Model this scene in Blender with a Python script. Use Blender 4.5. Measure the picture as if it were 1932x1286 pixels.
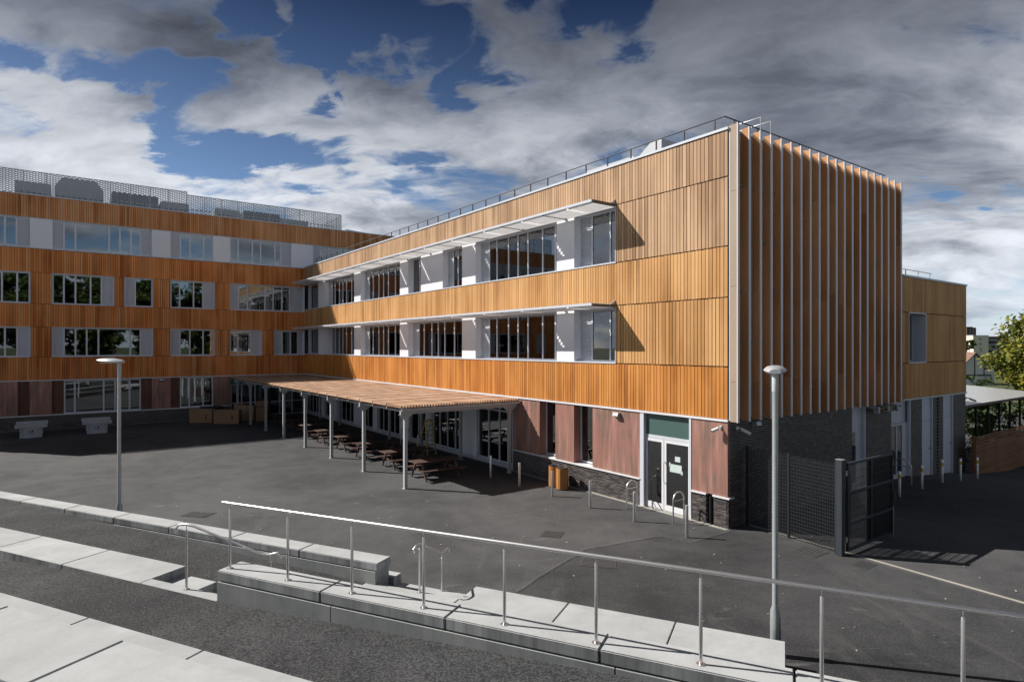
import bpy, bmesh, math, random
import numpy as np
from mathutils import Vector, Matrix
random.seed(7); rng = np.random.default_rng(7)
for o in list(bpy.data.objects): bpy.data.objects.remove(o)
SC = bpy.context.scene
COL = SC.collection
R = math.radians

# ------------------------------------------------------------------ camera
cam_d = bpy.data.cameras.new('camera'); cam = bpy.data.objects.new('camera', cam_d); COL.objects.link(cam)
cam_d.sensor_width = 36; cam_d.lens = 36*1154/1932; cam_d.shift_y = 11/1932
cam_d.clip_start = .1; cam_d.clip_end = 6000
cam.location = (0, 0, 5.5); cam.rotation_euler = (R(90), 0, 0)
SC.camera = cam
# ------------------------------------------------------------------ sun, sky, exposure
SUN_EL = R(41.3); SUN_H = Vector((-.972, .233)).normalized()
to_sun = Vector((SUN_H.x*math.cos(SUN_EL), SUN_H.y*math.cos(SUN_EL), math.sin(SUN_EL)))
sd = bpy.data.lights.new('sun', 'SUN'); sun = bpy.data.objects.new('sun', sd); COL.objects.link(sun)
sd.energy = 3.5; sd.angle = R(.5); sd.color = (1, .94, .87)
sun.rotation_euler = (-to_sun).to_track_quat('-Z', 'Y').to_euler(); sun.location = (-40, 10, 40)
SC.view_settings.view_transform = 'Standard'; SC.view_settings.look = 'None'
SC.view_settings.exposure = 0.98; SC.view_settings.gamma = 1.0; SC.view_settings.use_curve_mapping = False
SC.cycles.use_denoising = True
SC.cycles.max_bounces = 7; SC.cycles.diffuse_bounces = 3; SC.cycles.glossy_bounces = 3
SC.cycles.transparent_max_bounces = 16; SC.cycles.caustics_reflective = False; SC.cycles.caustics_refractive = False
SC.cycles.sample_clamp_indirect = 6

class NT:
    """tiny node-tree helper"""
    def __init__(s, tree): s.t = tree; s.n = tree.nodes; s.l = tree.links
    def node(s, typ, **kw):
        n = s.n.new(typ)
        for k, v in kw.items(): setattr(n, k, v)
        return n
    def put(s, sock, val):
        if val is None: return
        if hasattr(val, 'is_linked') or hasattr(val, 'links'): s.l.new(val, sock)
        else: sock.default_value = val
    def m(s, op, a, b=None, c=None, clamp=False):
        n = s.node('ShaderNodeMath', operation=op, use_clamp=clamp)
        for i, x in enumerate((a, b, c)):
            if x is not None: s.put(n.inputs[i], x)
        return n.outputs[0]
    def vm(s, op, a, b=None):
        n = s.node('ShaderNodeVectorMath', operation=op)
        s.put(n.inputs[0], a)
        if b is not None:
            if op == 'SCALE': s.put(n.inputs[3], b)
            else: s.put(n.inputs[1], b)
        return n.outputs['Value'] if op in ('DOT_PRODUCT', 'LENGTH') else n.outputs[0]
    def noise(s, vec, scale, detail=4, rough=.55, dist=0, lac=2):
        n = s.node('ShaderNodeTexNoise'); s.put(n.inputs['Vector'], vec)
        n.inputs['Scale'].default_value = scale; n.inputs['Detail'].default_value = detail
        n.inputs['Roughness'].default_value = rough; n.inputs['Distortion'].default_value = dist; n.inputs['Lacunarity'].default_value = lac
        return n.outputs[0]
    def ramp(s, fac, stops, interp='LINEAR'):
        n = s.node('ShaderNodeValToRGB'); cr = n.color_ramp; cr.interpolation = interp
        while len(cr.elements) < len(stops): cr.elements.new(.5)
        for e, (p, c) in zip(cr.elements, stops):
            e.position = p; e.color = (*c, 1) if not isinstance(c, (int, float)) else (c, c, c, 1)
        s.put(n.inputs[0], fac); return n.outputs[0]
    def mix(s, fac, a, b, mode='MIX'):
        n = s.node('ShaderNodeMix', data_type='RGBA', blend_type=mode)
        s.put(n.inputs[0], fac)
        for i, x in ((6, a), (7, b)):
            if isinstance(x, tuple) and len(x) == 3: x = (*x, 1)
            s.put(n.inputs[i], x)
        return n.outputs[2]
    def mr(s, v, a, b, c, d, smooth=False):
        n = s.node('ShaderNodeMapRange'); n.interpolation_type = 'SMOOTHSTEP' if smooth else 'LINEAR'
        for i, x in enumerate((v, a, b, c, d)): s.put(n.inputs[i], x)
        return n.outputs[0]

W = bpy.data.worlds.new('World'); SC.world = W; W.use_nodes = True
t = NT(W.node_tree); t.n.clear()
sky = t.node('ShaderNodeTexSky', sky_type='NISHITA', sun_disc=False)
sky.sun_elevation = SUN_EL; sky.sun_rotation = math.atan2(SUN_H.x, SUN_H.y) % (2*math.pi)
sky.altitude = 100; sky.air_density = 1.0; sky.dust_density = .6; sky.ozone_density = 3.0
tc = t.node('ShaderNodeTexCoord'); dirv = tc.outputs['Generated']
sx = t.node('ShaderNodeSeparateXYZ'); t.l.new(dirv, sx.inputs[0])
dz = t.m('MAXIMUM', sx.outputs[2], 0.0)
hh = t.m('ADD', dz, .27)
cmb = t.node('ShaderNodeCombineXYZ')
t.put(cmb.inputs[0], t.m('DIVIDE', sx.outputs[0], hh)); t.put(cmb.inputs[1], t.m('DIVIDE', sx.outputs[1], hh)); cmb.inputs[2].default_value = 3.7
pc = cmb.outputs[0]
# cloud banks lie in bands: squeeze across the wind direction
mp = t.node('ShaderNodeMapping'); mp.inputs['Rotation'].default_value = (0, 0, R(20)); mp.inputs['Scale'].default_value = (.85, 1.2, 1); t.l.new(pc, mp.inputs[0])
pw = mp.outputs[0]
warp = t.node('ShaderNodeTexNoise'); t.put(warp.inputs['Vector'], pw); warp.inputs['Scale'].default_value = 1.6; warp.inputs['Detail'].default_value = 4
pw = t.vm('ADD', pw, t.vm('SCALE', t.vm('SUBTRACT', warp.outputs['Color'], (.5, .5, .5)), .42))
n_big = t.noise(pw, 1.0, 3, .5, 0)
n_det = t.noise(pw, 2.7, 15, .60, .1)
wp2 = t.node('ShaderNodeTexNoise'); t.put(wp2.inputs['Vector'], pw); wp2.inputs['Scale'].default_value = 2.2; wp2.inputs['Detail'].default_value = 7; wp2.inputs['Roughness'].default_value = .6
dirw = t.vm('NORMALIZE', t.vm('ADD', dirv, t.vm('SCALE', t.vm('SUBTRACT', wp2.outputs['Color'], (.5, .5, .5)), .34)))
def patch(x, y, width, amount):
    """a cloud (+) or blue (-) patch of the sky around one world direction"""
    c = Vector(((x-966)/1154, 1, (654-y)/1154)).normalized()
    d = t.vm('DOT_PRODUCT', dirw, tuple(c))
    return t.m('MULTIPLY', t.mr(d, math.cos(R(width)), 1, 0, 1, True), amount)
dens = t.m('ADD', t.m('MULTIPLY', n_big, .35), t.m('MULTIPLY', n_det, .62))
for a in ((-20, 70, 4, -.09), (80, 95, 4, -.09), (170, 125, 5, -.11), (260, 150, 5, -.11), (350, 185, 5, -.11), (440, 210, 5, -.11), (530, 235, 4.5, -.11), (620, 258, 4.5, -.11), (30, 150, 3, -.06),
          (420, 10, 4, -.12), (560, 5, 6, -.12), (680, 5, 6, -.11), (800, -10, 6, -.12), (940, -10, 6, -.12), (1060, 0, 5, -.11), (1190, 30, 4.5, -.10), (600, 75, 4, -.08), (900, 155, 2.5, -.11),
          (830, 290, 3, -.09), (1770, 350, 2.2, -.09), (1840, 345, 2.2, -.09), (1920, 330, 2.2, -.08), (1800, 250, 4, .06), (100, 25, 5, .12), (250, 60, 5, .12), (400, 110, 5, .12), (560, 150, 5, .10), (740, 130, 5, .08), (300, 250, 6, .06), (150, 220, 5, .07), (1880, 230, 5, .10), (1870, 470, 5, .08), (1150, 190, 7, .11), (1420, 120, 9, .12), (1650, 170, 7, .10), (1000, 270, 6, .08), (620, 350, 7, .09), (250, 320, 7, .07), (860, 230, 5, .06)):
    dens = t.m('ADD', dens, patch(*a))
cover = t.mr(dens, .395, .50, 0, 1, True)
# light and dark within the cloud: thickness, and the density a little way towards the sun
n_sun = t.noise(t.vm('ADD', pw, (-.05, .05, .0)), 2.7, 12, .60, .1)
relief = t.m('SUBTRACT', n_det, n_sun)
thick = t.mr(t.noise(t.vm('ADD', pw, (5, 2, 1)), 1.5, 9, .58), .40, .64, 0, 1, True)
lum = t.m('ADD', t.m('MULTIPLY', relief, 1.2), t.m('SUBTRACT', .98, t.m('MULTIPLY', thick, .55)))
lum = t.m('MULTIPLY', lum, t.ramp(dz, [(.0, 1.0), (.16, 1.0), (.28, .72), (.38, .38), (.47, .20)]))
lum = t.m('ADD', lum, t.m('MULTIPLY', t.m('SUBTRACT', 1, cover), .12))
side_ = t.vm('DOT_PRODUCT', dirv, (SUN_H.x, SUN_H.y, 0))
lum = t.m('MULTIPLY', lum, t.mr(side_, -.8, .8, .95, 1.06))
lum = t.m('MAXIMUM', lum, .08)
ccol = t.mix(t.mr(lum, .1, .7, 0, 1), (.70, .79, 1.0), (.93, .97, 1.04))
cl = t.vm('SCALE', ccol, t.m('MULTIPLY', lum, 3.45))
blue = t.mix(1.0, sky.outputs[0], t.ramp(dz, [(0, (.62, .64, .68)), (.2, (.27, .30, .34)), (.5, (.045, .058, .085))]), 'MULTIPLY')
col = t.mix(t.m('MULTIPLY', cover, .94), blue, cl)
# thin bright air low over the horizon
col = t.mix(t.mr(dz, 0, .14, .5, 0, True), col, (1.9, 2.3, 2.9))
W.cycles.sampling_method = 'MANUAL'; W.cycles.sample_map_resolution = 512
bg = t.node('ShaderNodeBackground'); t.l.new(col, bg.inputs[0]); bg.inputs[1].default_value = .135
wo = t.node('ShaderNodeOutputWorld'); t.l.new(bg.outputs[0], wo.inputs[0])

# ------------------------------------------------------------------ materials
MATS = {}
def new_mat(name):
    m = bpy.data.materials.new(name); m.use_nodes = True
    n = NT(m.node_tree); b = n.n['Principled BSDF']; MATS[name] = m
    return m, n, b
def pos(n): return n.node('ShaderNodeNewGeometry').outputs['Position']
def objc(n): return n.node('ShaderNodeTexCoord').outputs['Object']
def rnd(n):
    g = n.node('ShaderNodeNewGeometry').outputs['Random Per Island']; o = n.node('ShaderNodeObjectInfo').outputs['Random']
    return n.m('FRACT', n.m('ADD', g, o))
def scaled(n, v, s):
    return n.vm('MULTIPLY', v, s)
def bump(n, b, h, strength=.3, dist=.02):
    k = n.node('ShaderNodeBump'); k.inputs['Strength'].default_value = strength; k.inputs['Distance'].default_value = dist
    n.put(k.inputs['Height'], h); n.l.new(k.outputs[0], b.inputs['Normal'])
def plain(name, c, rough=.5, metal=0, var=.12, scale=3, spec=.5):
    m, n, b = new_mat(name)
    f = n.noise(pos(n), scale, 5, .6)
    n.put(b.inputs['Base Color'], n.mix(f, tuple(x*(1-var) for x in c), tuple(min(1, x*(1+var)) for x in c)))
    b.inputs['Roughness'].default_value = rough; b.inputs['Metallic'].default_value = metal; b.inputs['Specular IOR Level'].default_value = spec
    return m
def timber(name, stops, rough=.62, streak=.35, stain=None):
    m, n, b = new_mat(name)
    c = n.ramp(rnd(n), stops)
    p = pos(n)
    g = n.noise(scaled(n, p, (22, 22, .8)), 1.6, 5, .6, .6)
    c = n.mix(n.mr(g, .3, .75, 0, streak), c, tuple(x*.45 for x in stops[0][1]))
    big = n.noise(scaled(n, p, (.9, .9, .35)), .9, 3, .5)
    c = n.mix(n.mr(big, .38, .68, 0, .45), c, tuple(min(1, x*1.25) for x in stops[-1][1]))
    if stain: c = n.mix(n.mr(n.noise(scaled(n, p, (1.6, 1.6, .3)), 1.1, 4, .6), .48, .72, 0, .5), c, stain)
    n.put(b.inputs['Base Color'], c); b.inputs['Roughness'].default_value = rough; b.inputs['Specular IOR Level'].default_value = .25
    bump(n, b, g, .25, .004)
    return m
timber('timber_pale', [(0, (.26, .15, .08)), (.35, (.42, .255, .14)), (.7, (.49, .305, .175)), (1, (.58, .39, .24))], streak=.3)
timber('timber_honey', [(0, (.34, .165, .055)), (.35, (.52, .265, .095)), (.7, (.58, .305, .115)), (1, (.66, .39, .17))], streak=.3)
timber('timber_orange', [(0, (.31, .105, .018)), (.35, (.49, .18, .032)), (.7, (.57, .225, .045)), (1, (.65, .30, .085))], streak=.3, stain=(.36, .13, .03))
timber('timber_russet', [(0, (.40, .12, .03)), (.35, (.64, .215, .055)), (.7, (.72, .26, .07)), (1, (.80, .36, .13))], streak=.28)
timber('timber_russet_top', [(0, (.38, .145, .05)), (.35, (.58, .245, .09)), (.7, (.66, .29, .115)), (1, (.74, .39, .19))], streak=.35)
timber('timber_ochre', [(0, (.44, .20, .055)), (.35, (.60, .29, .08)), (.7, (.67, .345, .105)), (1, (.73, .42, .16))], streak=.3)
timber('fin_timber', [(0, (.48, .235, .10)), (.35, (.60, .30, .135)), (.7, (.67, .35, .165)), (1, (.73, .43, .24))], streak=.4, stain=(.46, .29, .19))
timber('fin_weathered', [(0, (.30, .245, .19)), (.5, (.34, .275, .21)), (1, (.38, .30, .23))], streak=.3, stain=(.40, .26, .19))
timber('batten_timber', [(0, (.30, .17, .105)), (.35, (.42, .255, .16)), (.7, (.50, .31, .20)), (1, (.58, .39, .26))], streak=.25, stain=(.36, .26, .22))
timber('bin_timber', [(0, (.34, .13, .035)), (.5, (.46, .20, .06)), (1, (.54, .27, .09))])
timber('fence_timber', [(0, (.19, .075, .025)), (.5, (.27, .115, .04)), (1, (.33, .15, .06))])
plain('backing', (.012, .011, .010), .9)
plain('light_metal', (.60, .63, .69), .38, .0, .05)
plain('frame_grey', (.66, .69, .75), .4, .0, .05)
plain('white_panel', (.80, .81, .86), .45, .0, .04, 1.2)
plain('white_trim', (.74, .75, .78), .4, 0, .04)
plain('blade_white', (.82, .83, .85), .35, 0, .03)
plain('post_grey', (.46, .49, .51), .42, 0, .08, 5)
plain('galvanised', (.42, .46, .47), .42, .55, .18, 9)
plain('dark_steel', (.035, .038, .043), .45, .2, .2)
plain('slate_paint', (.045, .055, .068), .4, .1, .1)
plain('black_paint', (.012, .013, .015), .5)
plain('plant_steel', (.46, .48, .50), .45, .35, .12)
plain('plant_dark', (.11, .115, .12), .6, .1, .2)
plain('room_wall', (.40, .40, .38), .8)
plain('room_floor', (.10, .10, .10), .7)
plain('blind_cloth', (.50, .55, .54), .8)
plain('teal_sign', (.01, .16, .20), .4)
plain('card', (.33, .20, .105), .85, 0, .14, 2.5)
plain('ink', (.025, .022, .02), .7)
plain('table_brown', (.10, .062, .05), .6, 0, .25, 6)
plain('ladder_yellow', (.62, .42, .02), .45)
plain('band_yellow', (.65, .42, .02), .5)
plain('table_grey', (.50, .53, .56), .5, 0, .06)
plain('paper', (.55, .66, .64), .8)
plain('white_plastic', (.72, .74, .75), .35, 0, .04)
plain('tyre', (.02, .02, .02), .7); plain('bike_paint', (.06, .07, .12), .35, .2, .4, 30)
plain('roof_felt', (.16, .17, .18), .8); plain('roof_tile', (.20, .12, .09), .8, 0, .3, 2)
plain('render_white', (.62, .63, .64), .7); plain('beam_black', (.02, .018, .017), .7)
plain('flat_cream', (.66, .62, .52), .8, 0, .04); plain('tower_brown', (.10, .06, .05), .8); plain('balcony_blue', (.22, .27, .34), .6)
plain('soil', (.06, .05, .035), .9); plain('iron_cover', (.075, .075, .077), .65, .3, .3, 12)
plain('amber_glow_wall', (.6, .38, .08), .7)

m, n, b = new_mat('steel')
b.inputs['Metallic'].default_value = 1; b.inputs['Base Color'].default_value = (.68, .67, .67, 1); b.inputs['Roughness'].default_value = .38
m, n, b = new_mat('copper')
p = pos(n); a = n.noise(scaled(n, p, (4, 4, .45)), 1.2, 4, .55, .15); c2 = n.noise(scaled(n, p, (38, 38, .9)), 1, 4, .6); bigc = n.noise(p, .8, 3, .5)
c = n.ramp(a, [(.34, (.20, .13, .105)), (.47, (.29, .17, .132)), (.57, (.39, .205, .165)), (.70, (.53, .30, .25))])
c = n.mix(n.mr(c2, .45, .75, 0, .35), c, (.40, .26, .22)); c = n.mix(n.mr(bigc, .47, .62, 0, .55), c, (.40, .19, .15))
n.put(b.inputs['Base Color'], c); b.inputs['Metallic'].default_value = .25; b.inputs['Roughness'].default_value = .5
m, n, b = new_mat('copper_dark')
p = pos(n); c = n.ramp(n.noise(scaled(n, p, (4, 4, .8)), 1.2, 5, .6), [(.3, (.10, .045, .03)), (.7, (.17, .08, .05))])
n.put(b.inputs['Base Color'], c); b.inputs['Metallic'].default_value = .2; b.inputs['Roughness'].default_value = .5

def asphalt(name, lo, mid, hi, patchy=1.0, scuff=0.0, grain=.30):
    m, n, b = new_mat(name); p = pos(n)
    big = n.noise(p, .16, 5, .6, .5); med = n.noise(scaled(n, p, (1, 1, 1)), 1.1, 6, .65, .3); fine = n.noise(p, 30, 2, .8); agg = n.noise(p, 9, 5, .75)
    v = n.m('ADD', n.m('ADD', n.m('MULTIPLY', big, .55*patchy), n.m('ADD', .06, n.m('MULTIPLY', med, .24))), n.m('ADD', n.m('MULTIPLY', n.m('SUBTRACT', fine, .5), grain), n.m('ADD', .15, n.m('MULTIPLY', agg, .16))))
    c = n.ramp(v, [(.47, lo), (.61, mid), (.76, hi)])
    if scuff:
        sv = n.noise(scaled(n, p, (1.0, 4.5, 1)), .55, 6, .65, .8)
        c = n.mix(n.mr(sv, .62, .76, 0, scuff), c, (.16, .157, .15))
        s3 = n.noise(scaled(n, p, (3.2, .7, 1)), .35, 7, .7, 1.2); c = n.mix(n.mr(s3, .58, .70, 0, scuff*.45), c, (.12, .118, .115))
        sp = n.node('ShaderNodeTexVoronoi'); n.put(sp.inputs['Vector'], p); sp.inputs['Scale'].default_value = .75; sp.inputs['Randomness'].default_value = 1
        c = n.mix(n.m('LESS_THAN', sp.outputs['Distance'], .022), c, (.42, .38, .32))
    n.put(b.inputs['Base Color'], c); b.inputs['Roughness'].default_value = .85; b.inputs['Specular IOR Level'].default_value = .3
    bump(n, b, n.m('ADD', fine, agg), .35, .008)
    return m
asphalt('asphalt_yard', (.0215, .0225, .0245), (.0485, .0497, .0525), (.089, .0905, .094), 1.0, .8, .45)
asphalt('asphalt_fresh', (.0097, .0102, .012), (.028, .029, .0315), (.075, .077, .0805), .8, .3, 1.0)
asphalt('asphalt_patch', (.0125, .013, .0148), (.0305, .0315, .0338), (.066, .0675, .0705), 1.0, .7, .5)
asphalt('asphalt_dusty', (.032, .0325, .034), (.066, .067, .069), (.11, .11, .112), 1.0, .8, .6)
def concrete(name, lo, hi, streak=0.0):
    m, n, b = new_mat(name); p = pos(n)
    big = n.noise(p, 1.4, 8, .65, .5); fine = n.noise(p, 30, 4, .7); r = rnd(n)
    c = n.ramp(n.m('ADD', n.m('MULTIPLY', big, .72), n.m('MULTIPLY', fine, .28)), [(.36, lo), (.64, hi)])
    c = n.mix(n.m('MULTIPLY', r, .3), c, tuple(x*.75 for x in lo))
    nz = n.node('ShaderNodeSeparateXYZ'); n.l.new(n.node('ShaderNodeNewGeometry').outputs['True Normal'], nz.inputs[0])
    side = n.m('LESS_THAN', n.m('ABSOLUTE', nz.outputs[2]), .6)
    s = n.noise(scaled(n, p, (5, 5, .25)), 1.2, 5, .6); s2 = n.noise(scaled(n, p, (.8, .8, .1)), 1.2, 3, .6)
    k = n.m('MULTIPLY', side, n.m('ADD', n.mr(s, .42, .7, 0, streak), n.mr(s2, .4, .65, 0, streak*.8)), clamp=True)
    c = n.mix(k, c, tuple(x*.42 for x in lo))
    # pale bloom and faint damp rings on the top faces
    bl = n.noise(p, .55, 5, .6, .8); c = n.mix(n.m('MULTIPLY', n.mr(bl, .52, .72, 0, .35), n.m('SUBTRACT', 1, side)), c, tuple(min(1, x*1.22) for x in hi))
    n.put(b.inputs['Base Color'], c); b.inputs['Roughness'].default_value = .78; b.inputs['Specular IOR Level'].default_value = .3
    bump(n, b, fine, .15, .004)
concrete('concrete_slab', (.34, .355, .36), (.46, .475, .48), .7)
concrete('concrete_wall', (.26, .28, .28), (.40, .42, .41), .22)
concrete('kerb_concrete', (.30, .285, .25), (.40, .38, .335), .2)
m, n, b = new_mat('brick')
p = pos(n); c = n.ramp(rnd(n), [(0, (.026, .024, .028)), (.4, (.046, .040, .042)), (.75, (.070, .058, .055)), (1, (.12, .098, .088))])
c = n.mix(n.mr(n.noise(p, 9, 4, .6), .4, .75, 0, .45), c, (.05, .04, .038)); n.put(b.inputs['Base Color'], c); b.inputs['Roughness'].default_value = .6
bump(n, b, n.noise(p, 30, 4, .6), .3, .006)
plain('mortar', (.42, .385, .35), .9, 0, .2, 6)
# window glass: clear body with a mirror coat that follows the angle of view
m, n, b = new_mat('glass'); n.n.remove(b)
fr = n.node('ShaderNodeFresnel'); fr.inputs['IOR'].default_value = 1.75
gl = n.node('ShaderNodeBsdfGlossy'); gl.inputs['Roughness'].default_value = .015; gl.inputs['Color'].default_value = (.92, .96, 1, 1)
tr = n.node('ShaderNodeBsdfTransparent'); tr.inputs['Color'].default_value = (.50, .56, .56, 1)
wob = n.node('ShaderNodeBump'); wob.inputs['Strength'].default_value = .02; wob.inputs['Distance'].default_value = .05
n.put(wob.inputs['Height'], n.noise(pos(n), .7, 2, .5)); n.l.new(wob.outputs[0], gl.inputs['Normal'])
mx = n.node('ShaderNodeMixShader'); n.put(mx.inputs[0], n.m('ADD', n.m('MULTIPLY', fr.outputs[0], 1.35), .06, clamp=True))
n.l.new(tr.outputs[0], mx.inputs[1]); n.l.new(gl.outputs[0], mx.inputs[2]); n.l.new(mx.outputs[0], n.n['Material Output'].inputs[0])
# expanded metal: openings too fine to model at this distance
m, n, b = new_mat('expanded_metal'); o = objc(n); s = n.node('ShaderNodeSeparateXYZ'); n.l.new(o, s.inputs[0])
ax = n.m('ADD', s.outputs[0], s.outputs[1])
d1 = n.m('FRACT', n.m('ADD', n.m('MULTIPLY', ax, 3.2), n.m('MULTIPLY', s.outputs[2], 7.5))); d2 = n.m('FRACT', n.m('SUBTRACT', n.m('MULTIPLY', ax, 3.2), n.m('MULTIPLY', s.outputs[2], 7.5)))
msk = n.m('MAXIMUM', n.m('LESS_THAN', d1, .38), n.m('LESS_THAN', d2, .38))
b.inputs['Base Color'].default_value = (.34, .36, .38, 1); b.inputs['Metallic'].default_value = .4; b.inputs['Roughness'].default_value = .45
tr = n.node('ShaderNodeBsdfTransparent'); mx = n.node('ShaderNodeMixShader'); n.put(mx.inputs[0], msk)
n.l.new(tr.outputs[0], mx.inputs[1]); n.l.new(b.outputs[0], mx.inputs[2]); n.l.new(mx.outputs[0], n.n['Material Output'].inputs[0])
m, n, b = new_mat('shelter_sheet'); b.inputs['Base Color'].default_value = (.42, .43, .43, 1); b.inputs['Roughness'].default_value = .3
def foliage(name, stops):
    m, n, b = new_mat(name)
    c = n.ramp(rnd(n), stops); n.put(b.inputs['Base Color'], c); b.inputs['Roughness'].default_value = .6; b.inputs['Specular IOR Level'].default_value = .3
    tl = n.node('ShaderNodeBsdfTranslucent'); n.l.new(c, tl.inputs[0]); mx = n.node('ShaderNodeMixShader'); mx.inputs[0].default_value = .3
    n.l.new(b.outputs[0], mx.inputs[1]); n.l.new(tl.outputs[0], mx.inputs[2]); n.l.new(mx.outputs[0], n.n['Material Output'].inputs[0])
foliage('leaf_gold', [(0, (.06, .09, .014)), (.4, (.14, .165, .025)), (.75, (.22, .22, .032)), (1, (.30, .25, .04))])
foliage('leaf_green', [(0, (.025, .05, .012)), (.5, (.055, .10, .022)), (1, (.09, .15, .03))])
foliage('leaf_dark', [(0, (.03, .05, .012)), (.5, (.07, .105, .025)), (1, (.12, .15, .04))])
m, n, b = new_mat('bark'); p = pos(n); n.put(b.inputs['Base Color'], n.ramp(n.noise(scaled(n, p, (9, 9, 1.5)), 1.5, 5, .6), [(.3, (.035, .027, .02)), (.7, (.11, .09, .07))])); b.inputs['Roughness'].default_value = .9
m, n, b = new_mat('meadow'); p = pos(n); n.put(b.inputs['Base Color'], n.ramp(n.noise(p, .05, 6, .6), [(.3, (.03, .05, .015)), (.7, (.075, .09, .03))])); b.inputs['Roughness'].default_value = .95
m, n, b = new_mat('lamp_lit'); b.inputs['Base Color'].default_value = (.9, .7, .35, 1); b.inputs['Emission Color'].default_value = (1, .55, .12, 1); b.inputs['Emission Strength'].default_value = 1.5

# ------------------------------------------------------------------ frames and mesh building
class Frame:
    def __init__(s, ox, oy, rz): s.o = Vector((ox, oy, 0)); s.rz = rz; s.c = math.cos(rz); s.s = math.sin(rz)
    def w(s, x, y, z=0): return Vector((s.o.x + s.c*x - s.s*y, s.o.y + s.s*x + s.c*y, z))
SF = Frame(6.54, 18.45, math.atan2(.5912, .8065))      # school: x = v along the end wall, y = u along the courtyard front
TF = Frame(0, 0, math.atan2(-.4067, .9135))            # terraces: x along the seat walls, y towards the courtyard
WF = Frame(0, 0, 0)
ORG = {}
def tag(o, label=None, cat=None, group=None, kind=None):
    if label: o['label'] = label
    if cat: o['category'] = cat
    if group: o['group'] = group
    if kind: o['kind'] = kind
    return o
def thing(name, label, cat, fr, x, y, z=0, group=None, rz=0):
    o = bpy.data.objects.new(name, None); COL.objects.link(o); o.empty_display_size = .3
    o.location = fr.w(x, y, z); o.rotation_euler = (0, 0, fr.rz+rz)
    ORG[o.name] = (x, y, z) if rz == 0 else None
    return tag(o, label, cat, group)
class MB:
    def __init__(s): s.v = []; s.f = []
    def add(s, vs, fs):
        k = len(s.v); s.v += [tuple(q) for q in vs]; s.f += [tuple(i+k for i in f) for f in fs]; return s
    def box(s, x0, x1, y0, y1, z0, z1):
        return s.add([(x0, y0, z0), (x1, y0, z0), (x1, y1, z0), (x0, y1, z0), (x0, y0, z1), (x1, y0, z1), (x1, y1, z1), (x0, y1, z1)],
                     [(0, 3, 2, 1), (4, 5, 6, 7), (0, 1, 5, 4), (1, 2, 6, 5), (2, 3, 7, 6), (3, 0, 4, 7)])
    def prism(s, poly, axis, a0, a1):
        """poly of (p,q) pairs extruded along axis 0/1/2"""
        n = len(poly)
        def mk(p, q, a): return {0: (a, p, q), 1: (p, a, q), 2: (p, q, a)}[axis]
        vs = [mk(p, q, a0) for p, q in poly] + [mk(p, q, a1) for p, q in poly]
        return s.add(vs, [tuple(range(n))[::-1], tuple(range(n, 2*n))] + [(i, (i+1) % n, n+(i+1) % n, n+i) for i in range(n)])
    def tube(s, pts, r, n=8, cap=True):
        pts = [Vector(p) for p in pts]; rs = r if isinstance(r, (list, tuple)) else [r]*len(pts); rings = []; up = None
        for i, p in enumerate(pts):
            d = ((pts[min(i+1, len(pts)-1)]-p).normalized() + (p-pts[max(i-1, 0)]).normalized())
            d = d.normalized() if d.length > 1e-6 else Vector((0, 0, 1))
            if up is None: up = Vector((0, 0, 1)) if abs(d.z) < .9 else Vector((1, 0, 0))
            a = d.cross(up).normalized(); bb = a.cross(d).normalized(); up = bb
            rings.append([p + (a*math.cos(2*math.pi*k/n) + bb*math.sin(2*math.pi*k/n))*rs[i] for k in range(n)])
        vs = [q for rg in rings for q in rg]; fs = []
        for i in range(len(rings)-1):
            for k in range(n): fs.append((i*n+k, i*n+(k+1) % n, (i+1)*n+(k+1) % n, (i+1)*n+k))
        if cap: fs += [tuple(range(n))[::-1], tuple(range((len(rings)-1)*n, len(rings)*n))]
        return s.add(vs, fs)
    def cyl(s, x, y, z0, z1, r, n=12): return s.tube([(x, y, z0), (x, y, z1)], r, n)
    def lathe(s, x, y, prof, n=16):
        vs = []; fs = []
        for r, z in prof:
            for k in range(n): vs.append((x+r*math.cos(2*math.pi*k/n), y+r*math.sin(2*math.pi*k/n), z))
        m_ = len(prof)
        for i in range(m_-1):
            for k in range(n): fs.append((i*n+k, i*n+(k+1) % n, (i+1)*n+(k+1) % n, (i+1)*n+k))
        fs += [tuple(range(n))[::-1], tuple(range((m_-1)*n, m_*n))]
        return s.add(vs, fs)
    def mesh(s, name, off=(0, 0, 0)):
        me = bpy.data.meshes.new(name)
        me.from_pydata([(x-off[0], y-off[1], z-off[2]) for x, y, z in s.v], [], s.f); return me
def smooth(o, ang=40):
    o.data.polygons.foreach_set('use_smooth', [True]*len(o.data.polygons))
    try: o.data.set_sharp_from_angle(angle=R(ang))
    except Exception: pass
    return o
def bev(o, w=.006, seg=1):
    bm = bmesh.new(); bm.from_mesh(o.data); bmesh.ops.bevel(bm, geom=list(bm.edges), offset=w, segments=seg, affect='EDGES'); bm.to_mesh(o.data); bm.free(); return o
def part(name, mb, mat, parent, kind=None, org=None):
    """mesh written in the frame's own coordinates, parented to a thing or to a part of one"""
    off = org if org is not None else ORG[parent.name]
    me = mb.mesh(name, off); me.materials.append(MATS[mat])
    o = bpy.data.objects.new(name, me); COL.objects.link(o); o.parent = parent; ORG[o.name] = off
    if kind: o['kind'] = kind
    return o
def inst(name, me, parent, loc, rz=0):
    o = bpy.data.objects.new(name, me); COL.objects.link(o); o.parent = parent
    off = ORG[parent.name]; o.location = (loc[0]-off[0], loc[1]-off[1], loc[2]-off[2]); o.rotation_euler = (0, 0, rz); return o
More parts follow.
